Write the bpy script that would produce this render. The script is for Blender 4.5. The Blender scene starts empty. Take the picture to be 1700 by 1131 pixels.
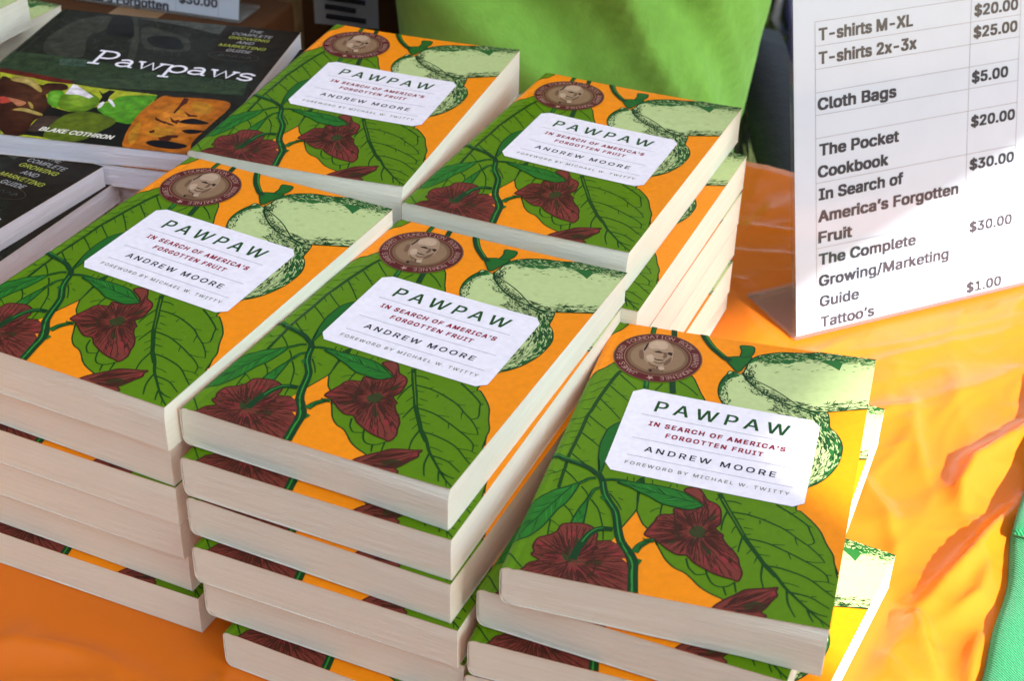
import bpy, bmesh, math, random
import numpy as np
from mathutils import Vector, Matrix
from mathutils.geometry import tessellate_polygon, delaunay_2d_cdt
from math import sin, cos, tan, pi, radians, atan2, hypot, sqrt

# ------------------------------------------------------------------ camera, sky, sun, exposure
scene = bpy.context.scene
COL = scene.collection
CM = 0.01                                   # everything below is written in centimetres; z = 0 is the table top
GROUND = -74.0
PITCH, ROLL = radians(33.3154), radians(1.3158)
cam_d = bpy.data.cameras.new('camera')
cam = bpy.data.objects.new('camera', cam_d); COL.objects.link(cam)
cam_d.sensor_width = 36.0
cam_d.lens = 2457.33 / 1700 * 36
cam_d.clip_start = 0.02; cam_d.clip_end = 2000
_r = Vector((1, 0, 0)); _f = Vector((0, cos(PITCH), -sin(PITCH))); _u = Vector((0, sin(PITCH), cos(PITCH)))
_r2 = _r * cos(ROLL) + _u * sin(ROLL); _u2 = _u * cos(ROLL) - _r * sin(ROLL)
cam.matrix_world = Matrix(((_r2.x, _u2.x, -_f.x, 0), (_r2.y, _u2.y, -_f.y, 0), (_r2.z, _u2.z, -_f.z, 59.1 * CM), (0, 0, 0, 1)))
cam_d.dof.use_dof = True; cam_d.dof.focus_distance = 0.86; cam_d.dof.aperture_fstop = 16
scene.camera = cam

SUN_AZ, SUN_EL = atan2(0.537, -0.844), radians(36.6)      # azimuth measured from +Y towards +X
sun_dir = Vector((sin(SUN_AZ) * cos(SUN_EL), cos(SUN_AZ) * cos(SUN_EL), sin(SUN_EL)))
world = bpy.data.worlds.new('World'); scene.world = world; world.use_nodes = True
wn = world.node_tree; wn.nodes.clear()
sky = wn.nodes.new('ShaderNodeTexSky'); sky.sky_type = 'NISHITA'; sky.sun_disc = False
sky.sun_elevation = SUN_EL; sky.sun_rotation = SUN_AZ; sky.air_density = 1.0; sky.dust_density = 2.0; sky.ozone_density = 1.0
bg = wn.nodes.new('ShaderNodeBackground'); bg.inputs['Strength'].default_value = 0.15
wo = wn.nodes.new('ShaderNodeOutputWorld')
wn.links.new(sky.outputs[0], bg.inputs[0]); wn.links.new(bg.outputs[0], wo.inputs[0])
sun_d = bpy.data.lights.new('sun', 'SUN'); sun_d.energy = 5.0; sun_d.angle = radians(0.8); sun_d.color = (1.0, 0.95, 0.87)
sun = bpy.data.objects.new('sun', sun_d); COL.objects.link(sun)
sun.rotation_euler = sun_dir.to_track_quat('Z', 'Y').to_euler(); sun.location = sun_dir * 20
vs = scene.view_settings; vs.view_transform = 'Standard'; vs.look = 'None'; vs.gamma = 1.0; vs.use_curve_mapping = False
vs.exposure = 1.2

# ------------------------------------------------------------------ helpers
def tag(o, label=None, cat=None, group=None, kind=None):
    if label: o['label'] = label
    if cat: o['category'] = cat
    if group: o['group'] = group
    if kind: o['kind'] = kind
    return o
def empty(name, loc=(0, 0, 0), rz=0.0):
    o = bpy.data.objects.new(name, None); COL.objects.link(o)
    o.empty_display_size = 0.05
    o.location = [c * CM for c in loc]; o.rotation_euler = (0, 0, rz)
    return o
def link_obj(name, me, parent=None):
    o = bpy.data.objects.new(name, me); COL.objects.link(o)
    if parent is not None: o.parent = parent
    return o
def mesh(name, verts, faces, mats, mi=None, smooth=False):
    me = bpy.data.meshes.new(name)
    me.from_pydata([(x * CM, y * CM, z * CM) for x, y, z in verts], [], faces)
    for m in mats: me.materials.append(m)
    if mi: me.polygons.foreach_set('material_index', mi)
    me.polygons.foreach_set('use_smooth', [smooth] * len(me.polygons))
    me.update()
    return me
class MB:
    """collects pieces of one mesh, in centimetres"""
    def __init__(s): s.v = []; s.f = []; s.m = []
    def add(s, v, f, m=0):
        n = len(s.v); s.v += [tuple(p) for p in v]; s.f += [tuple(i + n for i in q) for q in f]; s.m += [m] * len(f)
    def box(s, x0, x1, y0, y1, z0, z1, m=0, xf=None):
        v = [(x, y, z) for z in (z0, z1) for y in (y0, y1) for x in (x0, x1)]
        if xf: v = [xf(p) for p in v]
        s.add(v, [(0, 2, 3, 1), (4, 5, 7, 6), (0, 1, 5, 4), (2, 6, 7, 3), (0, 4, 6, 2), (1, 3, 7, 5)], m)
    def tube(s, pts, r, n=10, m=0, caps=True):
        pts = [Vector(p) for p in pts]; rs = r if isinstance(r, (list, tuple)) else [r] * len(pts)
        rings = []; ref = None
        for i, p in enumerate(pts):
            t = (pts[min(i + 1, len(pts) - 1)] - pts[max(i - 1, 0)]).normalized()
            if ref is None: ref = t.orthogonal().normalized()
            a = (ref - t * ref.dot(t)).normalized(); b = t.cross(a); ref = a
            rings.append([p + (a * cos(k * 2 * pi / n) + b * sin(k * 2 * pi / n)) * rs[i] for k in range(n)])
        v = [q for R in rings for q in R]; f = []
        for i in range(len(pts) - 1):
            for k in range(n): f.append((i * n + k, i * n + (k + 1) % n, (i + 1) * n + (k + 1) % n, (i + 1) * n + k))
        if caps: f += [tuple(range(n - 1, -1, -1)), tuple((len(pts) - 1) * n + k for k in range(n))]
        s.add(v, f, m)
    def rings(s, R, m=0, closed=True, caps=True):
        n = len(R[0]); v = [q for r in R for q in r]; f = []
        for i in range(len(R) - 1):
            for k in range(n if closed else n - 1): f.append((i * n + k, i * n + (k + 1) % n, (i + 1) * n + (k + 1) % n, (i + 1) * n + k))
        if caps: f += [tuple(range(n - 1, -1, -1)), tuple((len(R) - 1) * n + k for k in range(n))]
        s.add(v, f, m)
    def build(s, name, mats, parent=None, smooth=False, bevel=0.0, seg=2):
        me = mesh(name, s.v, s.f, mats if isinstance(mats, (list, tuple)) else [mats], s.m, smooth)
        if bevel:
            bm = bmesh.new(); bm.from_mesh(me)
            bmesh.ops.bevel(bm, geom=[e for e in bm.edges if e.is_manifold and e.calc_face_angle(0) > 0.5], offset=bevel * CM, segments=seg, affect='EDGES', profile=0.5)
            bm.to_mesh(me); bm.free()
        return link_obj(name, me, parent)

def mat(name, col, rough=0.6, spec=0.4, nscale=0, namp=0.06, bump=0.0, bscale=200, stretch=None, coat=0.0, sheen=0.0, trans=0.0, metal=0.0):
    m = bpy.data.materials.new(name); m.use_nodes = True
    nt = m.node_tree; p = nt.nodes['Principled BSDF']
    p.inputs['Base Color'].default_value = (*col, 1); p.inputs['Roughness'].default_value = rough
    p.inputs['Specular IOR Level'].default_value = spec; p.inputs['Metallic'].default_value = metal
    if coat: p.inputs['Coat Weight'].default_value = coat; p.inputs['Coat Roughness'].default_value = 0.04
    if sheen: p.inputs['Sheen Weight'].default_value = sheen
    tc = nt.nodes.new('ShaderNodeTexCoord'); src = tc.outputs['Object']
    if stretch:
        mp = nt.nodes.new('ShaderNodeMapping'); mp.inputs['Scale'].default_value = stretch
        nt.links.new(src, mp.inputs['Vector']); src = mp.outputs[0]
    if nscale:
        nz = nt.nodes.new('ShaderNodeTexNoise'); nz.inputs['Scale'].default_value = nscale; nz.inputs['Detail'].default_value = 5
        nt.links.new(src, nz.inputs['Vector'])
        rp = nt.nodes.new('ShaderNodeValToRGB')
        rp.color_ramp.elements[0].position = 0.3; rp.color_ramp.elements[1].position = 0.7
        rp.color_ramp.elements[0].color = (*[max(c * (1 - namp), 0) for c in col], 1)
        rp.color_ramp.elements[1].color = (*[min(c * (1 + namp), 1) for c in col], 1)
        nt.links.new(nz.outputs[0], rp.inputs[0]); nt.links.new(rp.outputs[0], p.inputs['Base Color'])
    if bump:
        n2 = nt.nodes.new('ShaderNodeTexNoise'); n2.inputs['Scale'].default_value = bscale; n2.inputs['Detail'].default_value = 4
        nt.links.new(src, n2.inputs['Vector'])
        b = nt.nodes.new('ShaderNodeBump'); b.inputs['Strength'].default_value = bump; b.inputs['Distance'].default_value = 0.002
        nt.links.new(n2.outputs[0], b.inputs['Height']); nt.links.new(b.outputs[0], p.inputs['Normal'])
    if trans:
        tr = nt.nodes.new('ShaderNodeBsdfTranslucent'); tr.inputs[0].default_value = (*col, 1)
        mx = nt.nodes.new('ShaderNodeMixShader'); mx.inputs[0].default_value = trans
        nt.links.new(p.outputs[0], mx.inputs[1]); nt.links.new(tr.outputs[0], mx.inputs[2])
        nt.links.new(mx.outputs[0], nt.nodes['Material Output'].inputs[0])
    return m
def clear_plastic(name, tint=(1, 1, 1), gloss=0.12, haze=0.0):
    m = bpy.data.materials.new(name); m.use_nodes = True; nt = m.node_tree; nt.nodes.clear()
    t = nt.nodes.new('ShaderNodeBsdfTransparent'); t.inputs[0].default_value = (*tint, 1)
    g = nt.nodes.new('ShaderNodeBsdfGlossy'); g.inputs['Roughness'].default_value = 0.05
    lw = nt.nodes.new('ShaderNodeLayerWeight'); lw.inputs[0].default_value = 0.25
    ma = nt.nodes.new('ShaderNodeMath'); ma.operation = 'MULTIPLY_ADD'; ma.inputs[1].default_value = 0.6; ma.inputs[2].default_value = gloss * 0.4
    mx = nt.nodes.new('ShaderNodeMixShader'); o = nt.nodes.new('ShaderNodeOutputMaterial')
    nt.links.new(lw.outputs['Fresnel'], ma.inputs[0]); nt.links.new(ma.outputs[0], mx.inputs[0])
    nt.links.new(t.outputs[0], mx.inputs[1]); nt.links.new(g.outputs[0], mx.inputs[2]); nt.links.new(mx.outputs[0], o.inputs[0])
    if haze:
        d = nt.nodes.new('ShaderNodeBsdfDiffuse'); d.inputs[0].default_value = (.8, .8, .8, 1); m2 = nt.nodes.new('ShaderNodeMixShader'); m2.inputs[0].default_value = haze
        nt.links.new(mx.outputs[0], m2.inputs[1]); nt.links.new(d.outputs[0], m2.inputs[2]); nt.links.new(m2.outputs[0], o.inputs[0])
    return m

# ------------------------------------------------------------------ flat drawing tools (u, v, layer) in centimetres
def catmull(pts, closed, k=4):
    n = len(pts); out = []
    for i in range(n if closed else n - 1):
        if closed: p0, p1, p2, p3 = pts[i - 1], pts[i], pts[(i + 1) % n], pts[(i + 2) % n]
        else: p0, p1, p2, p3 = pts[max(i - 1, 0)], pts[i], pts[i + 1], pts[min(i + 2, n - 1)]
        for j in range(k):
            t = j / k
            out.append(tuple(0.5 * (2 * b + (c - a) * t + (2 * a - 5 * b + 4 * c - d) * t * t + (3 * b - a - 3 * c + d) * t ** 3) for a, b, c, d in zip(p0, p1, p2, p3)))
    if not closed: out.append(pts[-1])
    return out
def unpack(l, k=0.01): return [(l[i] * k, l[i + 1] * k) for i in range(0, len(l), 2)]
def inside(p, poly):
    x, y = p; c = False; j = len(poly) - 1
    for i in range(len(poly)):
        (xi, yi), (xj, yj) = poly[i], poly[j]
        if (yi > y) != (yj > y) and x < (xj - xi) * (y - yi) / (yj - yi) + xi: c = not c
        j = i
    return c
class Art:
    """flat coloured shapes laid over each other in thin ink layers"""
    def __init__(s): s.v = []; s.f = []; s.m = []; s.c = 0
    def lay(s, pr): s.c += 1; return pr * 0.004 + (s.c % 12) * 0.0003
    def tri(s, verts, faces, m, z):
        n = len(s.v); s.v += [(x, y, z) for x, y in verts]; s.f += [tuple(i + n for i in q) for q in faces]; s.m += [m] * len(faces)
    def poly(s, pts, m, pr):
        t = tessellate_polygon([[Vector((x, y, 0)) for x, y in pts]])
        s.tri(pts, [tuple(reversed(q)) for q in t], m, s.lay(pr))
    def stroke(s, pts, w0, w1, m, pr, closed=False, taper=False):
        n = len(pts)
        if n < 2: return
        v = []
        for i in range(n):
            a = pts[i - 1] if (i > 0 or closed) else pts[i]; b = pts[(i + 1) % n] if (i < n - 1 or closed) else pts[i]
            dx, dy = b[0] - a[0], b[1] - a[1]; l = hypot(dx, dy) or 1
            t = i / max(n - 1, 1); w = (w0 + (w1 - w0) * t) / 2
            if taper: w *= min(1, 0.15 + 3 * min(t, 1 - t))
            v += [(pts[i][0] - dy / l * w, pts[i][1] + dx / l * w), (pts[i][0] + dy / l * w, pts[i][1] - dx / l * w)]
        f = [(2 * i, 2 * i + 1, (2 * i + 3) % (2 * n), (2 * i + 2) % (2 * n)) for i in range(n if closed else n - 1)]
        s.tri(v, f, m, s.lay(pr))
    def clip(s, W, H, us=(), vs=()):
        """trim at the sheet's edges and cut along the fold lines; returns verts, faces, materials"""
        bm = bmesh.new(); ly = bm.faces.layers.int.new('mk')
        bv = [bm.verts.new(p) for p in s.v]
        for q, k in zip(s.f, s.m):
            try: fc = bm.faces.new([bv[i] for i in q]); fc[ly] = k
            except ValueError: pass
        def cut(co, no, clear):
            bmesh.ops.bisect_plane(bm, geom=bm.verts[:] + bm.edges[:] + bm.faces[:], dist=1e-6, plane_co=co, plane_no=no, clear_outer=clear)
        cut((0, 0, 0), (-1, 0, 0), True); cut((W, 0, 0), (1, 0, 0), True); cut((0, 0, 0), (0, -1, 0), True); cut((0, H, 0), (0, 1, 0), True)
        for u in us: cut((u, 0, 0), (1, 0, 0), False)
        for v in vs: cut((0, v, 0), (0, 1, 0), False)
        bm.normal_update()
        for fc in bm.faces:
            if fc.normal.z < 0: fc.normal_flip()
        bm.verts.index_update()
        r = ([tuple(v.co) for v in bm.verts], [tuple(v.index for v in fc.verts) for fc in bm.faces], [fc[ly] for fc in bm.faces])
        bm.free(); return r
_tc = {}
import os
try: FONT = bpy.data.fonts.load(os.path.join(bpy.utils.system_resource('DATAFILES'), 'fonts', 'Inter.woff2'))   # Blender's own interface font
except Exception: FONT = None
def glyphs(body, bold=0.0, space=1.0, shear=0.0):
    key = (body, bold, space, shear)
    if key in _tc: return _tc[key]
    cu = bpy.data.curves.new('lettering', 'FONT'); cu.body = body; cu.size = 1.0; cu.space_character = space; cu.shear = shear
    if FONT: cu.font = FONT
    ob = bpy.data.objects.new('lettering', cu); COL.objects.link(ob)
    dg = bpy.context.evaluated_depsgraph_get(); dg.update()
    loops = []
    for sp in ob.to_curve(dg).splines:
        bp = sp.bezier_points; n = len(bp); L = []
        for q in range(n):
            a, b_ = bp[q], bp[(q + 1) % n]
            straight = (a.handle_right - a.co).length < 1e-5 and (b_.handle_left - b_.co).length < 1e-5
            for t in ((0,) if straight else (0, .25, .5, .75)):
                w = 1 - t; c_ = a.co * w ** 3 + a.handle_right * 3 * w * w * t + b_.handle_left * 3 * w * t * t + b_.co * t ** 3
                if not L or hypot(L[-1][0] - c_.x, L[-1][1] - c_.y) > 1e-5: L.append((c_.x, c_.y))
        if len(L) > 2 and hypot(L[0][0] - L[-1][0], L[0][1] - L[-1][1]) < 1e-5: L.pop()
        if len(L) > 2: loops.append(L)
    ob.to_curve_clear(); bpy.data.objects.remove(ob); bpy.data.curves.remove(cu)
    pv = []; pe = []
    for L in loops:
        o = len(pv); pv += L; pe += [(o + q, o + (q + 1) % len(L)) for q in range(len(L))]
    cv, _e, cf, *_r = delaunay_2d_cdt([Vector(q) for q in pv], pe, [], 0, 1e-6)
    v = [(q.x, q.y) for q in cv]
    A = np.array([pv[a] for a, _ in pe]); B = np.array([pv[b_] for _, b_ in pe])
    C = np.array([[sum(v[q][0] for q in fc) / 3, sum(v[q][1] for q in fc) / 3] for fc in cf])
    cr = (B[None, :, 0] - A[None, :, 0]) * (C[:, None, 1] - A[None, :, 1]) - (C[:, None, 0] - A[None, :, 0]) * (B[None, :, 1] - A[None, :, 1])
    up = (A[None, :, 1] <= C[:, None, 1]) & (B[None, :, 1] > C[:, None, 1]) & (cr > 0); dn = (A[None, :, 1] > C[:, None, 1]) & (B[None, :, 1] <= C[:, None, 1]) & (cr < 0)
    wind = up.sum(1) - dn.sum(1)
    f = [tuple(fc) for fc, w in zip(cf, wind) if w != 0]
    us_ = sorted({q for fc in f for q in fc}); mp_ = {q: k for k, q in enumerate(us_)}
    v = [v[q] for q in us_]; f = [tuple(mp_[q] for q in fc) for fc in f]
    _tc[key] = (v, f); return v, f
def put_text(art, body, a, b, height, m, pr, bold=0.0, space=1.0, shear=0.0, cap='H'):
    """write body with its baseline running from a to b and capitals of the given height"""
    v, f = glyphs(body, 0.0, space, shear)
    x0 = min(p[0] for p in v); x1 = max(p[0] for p in v)
    hv, _ = glyphs(cap); h = max(p[1] for p in hv) - min(p[1] for p in hv)
    dx, dy = b[0] - a[0], b[1] - a[1]; L = hypot(dx, dy); ex, ey = dx / L, dy / L
    sx, sy = L / (x1 - x0), height / h
    for ox, oy in ((0, 0),) if not bold else ((-1, -.7), (1, .7), (-1, .7), (1, -.7), (0, 0)):          # heavier strokes: printed again, slightly shifted
        art.tri([(a[0] + (x - x0 + ox * bold) * sx * ex - (y + oy * bold) * sy * ey, a[1] + (x - x0 + ox * bold) * sx * ey + (y + oy * bold) * sy * ex) for x, y in v], f, m, art.lay(pr))
def ring_text(art, body, c, rx, ry, rot, a0, a1, height, m, pr):
    n = len(body); hv, _ = glyphs('H'); h = max(p[1] for p in hv)
    for i, ch in enumerate(body):
        if ch == ' ': continue
        t = a0 + (a1 - a0) * i / (n - 1)
        v, f = glyphs(ch); xm = (min(p[0] for p in v) + max(p[0] for p in v)) / 2; k = height / h
        px, py = cos(t), sin(t); tx, ty = sin(t), -cos(t)
        pts = [(rx * px + (x - xm) * k * tx + (y - h / 2) * k * px, ry * py + (x - xm) * k * ty + (y - h / 2) * k * py) for x, y in v]
        art.tri([(c[0] + x * cos(rot) - y * sin(rot), c[1] + x * sin(rot) + y * cos(rot)) for x, y in pts], f, m, art.lay(pr))

# ------------------------------------------------------------------ traced outlines of the printed covers, hundredths of a centimetre (u, v)
POLYS = [
 ('leaf',1,0.055,'line',[1,2287,44,2305,85,2289,70,2241,34,2174,-15,2100,-30,2026,-30,2317]),
 ('leaf',1,0.055,'line',[-4,1662,27,1735,62,1792,95,1844,137,1899,268,1987,415,2003,554,1845,587,1788,627,1702,665,1631,736,1455,489,861,492,728,512,625,515,594,493,503,477,444,465,408,477,326,499,335,539,170,505,-22,500,-34,-30,-42,-30,1916]),
 ('leaf',1,0.055,'line',[515,594,512,625,494,732,489,861,805,1080,1248,1160,1266,830,1290,806,1352,743,1402,677,1440,590,1481,513,1493,454,1519,381,1503,422,1527,361,1560,634,1560,-18,900,-28,1113,-30,1063,35,1037,68,970,95,916,127,868,173,829,204,776,225,726,272,688,331,657,379,670,362,626,427,595,471,565,502,533,560,516,593]),
 ('stem',1,0.05,'line',[265,850,237,941,220,1028,213,1089,216,1153,220,1210,241,1258,262,1288,295,1307,364,1214,293,1075,279,1040,276,924,276,871,276,834,264,838,239,943]),
 ('small',1,0.055,'line',[186,719,129,666,79,622,36,559,2,493,-4,443,-5,348,-4,275,-9,195,41,226,86,288,113,356,128,421,144,487,170,550,185,625,193,692]),
 ('small',1,0.055,'line',[264,607,248,553,237,481,232,405,254,371,293,383,288,442,280,514,271,581]),
 ('fruit',1,0.055,'line',[770,1958,735,1913,716,1844,715,1766,731,1694,764,1623,788,1555,1154,1207,1271,983,1306,1011,1341,1047,1377,1102,1408,1178,1429,1267,1432,1384,1414,1457,1380,1519,1348,1558,1335,1636,1310,1696,1204,1687,1006,1843]),
 ('fruit',1,0.055,'line',[825,1957,828,2016,836,2077,863,2144,918,2191,999,2231,1072,2246,1144,2264,1221,2294,1269,2307,1343,2305,1435,2305,1521,2310,1560,2251,1560,1709,1530,1785,1430,1746,1319,1700,1262,1688,1173,1699,1083,1719,1020,1749,953,1794,883,1861,836,1926]),
 ('fshade',0,0,'line',[834,2053,853,2129,918,2187,1000,2229,1072,2244,1144,2260,1221,2292,1269,2304,1343,2303,1436,2302,1521,2307,1550,2211,1523,2284,1477,2251,1434,2259,1392,2244,1347,2207,1337,2127,1298,2157,1252,2183,1200,2209,1152,2197,1119,2169,1084,2153,1058,2119,1015,2120,981,2100,937,2108,907,2096,870,2099]),
 ('fshade',0,0,'line',[1148,1689,1205,1677,1273,1694,1311,1687,1335,1636,1348,1558,1380,1519,1414,1457,1432,1384,1429,1267,1408,1178,1377,1102,1341,1047,1306,1011,1307,1037,1336,1089,1361,1134,1378,1214,1381,1306,1355,1376,1334,1448,1308,1513,1282,1579,1235,1623]),
 ('fshade',0,0,'line',[770,1958,735,1913,716,1844,715,1766,731,1694,736,1717,732,1771,737,1828,759,1880,811,1930]),
 ('stem',1,0.055,'line',[699,2082,738,2108,779,2123,820,2137,844,2127,832,2064,819,2031,804,1974,781,1965,750,2004,725,2037]),
 ('stem',1,0.055,'line',[761,2234,797,2247,834,2246,847,2211,844,2162,822,2129,780,2119,778,2178]),
 ('maroon',1,0.06,'line',[102,12,117,57,156,93,120,114,111,130,119,145,103,185,111,245,151,280,183,319,190,368,210,390,268,411,320,410,355,390,378,351,387,308,451,327,497,309,535,256,560,201,587,122,617,5,591,-43,130,-50,70,-41]),
 ('maroon',1,0.06,'line',[712,810,728,839,774,850,806,816,837,769,884,748,911,714,925,650,928,597,914,559,958,520,958,500,986,456,1020,422,1053,374,1069,323,1089,275,1088,232,1076,207,1055,216,1010,221,956,235,907,258,857,286,817,325,773,318,719,345,670,382,632,403,595,418,601,466,620,532,625,567,645,594,696,612,692,656,747,658,793,683,821,715,801,751,757,780]),
 ('maroon',1,0.06,'line',[999,-2,1038,63,1081,111,1120,158,1172,182,1231,202,1263,216,1259,187,1269,160,1251,120,1232,68,1215,29,1241,8,1194,-62,1085,-94,1010,-60]),
 ('rose',1,0,'line',[239,330,270,342,294,333,277,315,249,309]),
 ('rose',1,0,'line',[321,231,342,262,376,260,381,223,361,192,336,191]),
 ('rose',1,0,'line',[159,138,211,160,256,148,249,115,202,107]),
 ('rose',1,0,'line',[304,81,355,90,399,91,398,67,362,50,321,62]),
 ('rose',1,0,'line',[867,746,899,724,914,674,915,620,907,618,902,684,879,726]),
 ('rose',1,0,'line',[612,436,622,506,632,495,630,429]),
 ('rose',1,0,'line',[1235,179,1257,186,1257,157,1246,130]),
 ('heart',1,0,'line',[708,558,722,569,744,502,765,443,747,431,725,496]),
 ('heart',1,0,'line',[799,525,829,561,877,529,867,473,827,467,797,491]),
 ('heart',1,0,'line',[1130,50,1163,88,1208,96,1233,86,1202,36,1158,23]),
 ('heart',1,0,'line',[250,171,259,212,263,245,282,206,301,136,397,165,390,270,406,193,407,155,316,125,274,128]),
 ('small2',1,0.055,'line',[381,788,413,805,475,805,535,812,554,813,629,810,692,800,741,775,791,741,823,719,803,696,766,668,702,669,623,677,554,713,492,737,447,759,384,776]),
 ('stem',0,0,'line',[590,238,624,233,619,200,603,180]),
 ('stem',0,0,'line',[318,637,331,669,358,635,345,617]),
 ('orange',0,0,'line',[454,325,463,354,481,314]),
 ('orange',0,0,'line',[529,213,545,221,560,194]),
]
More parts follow.
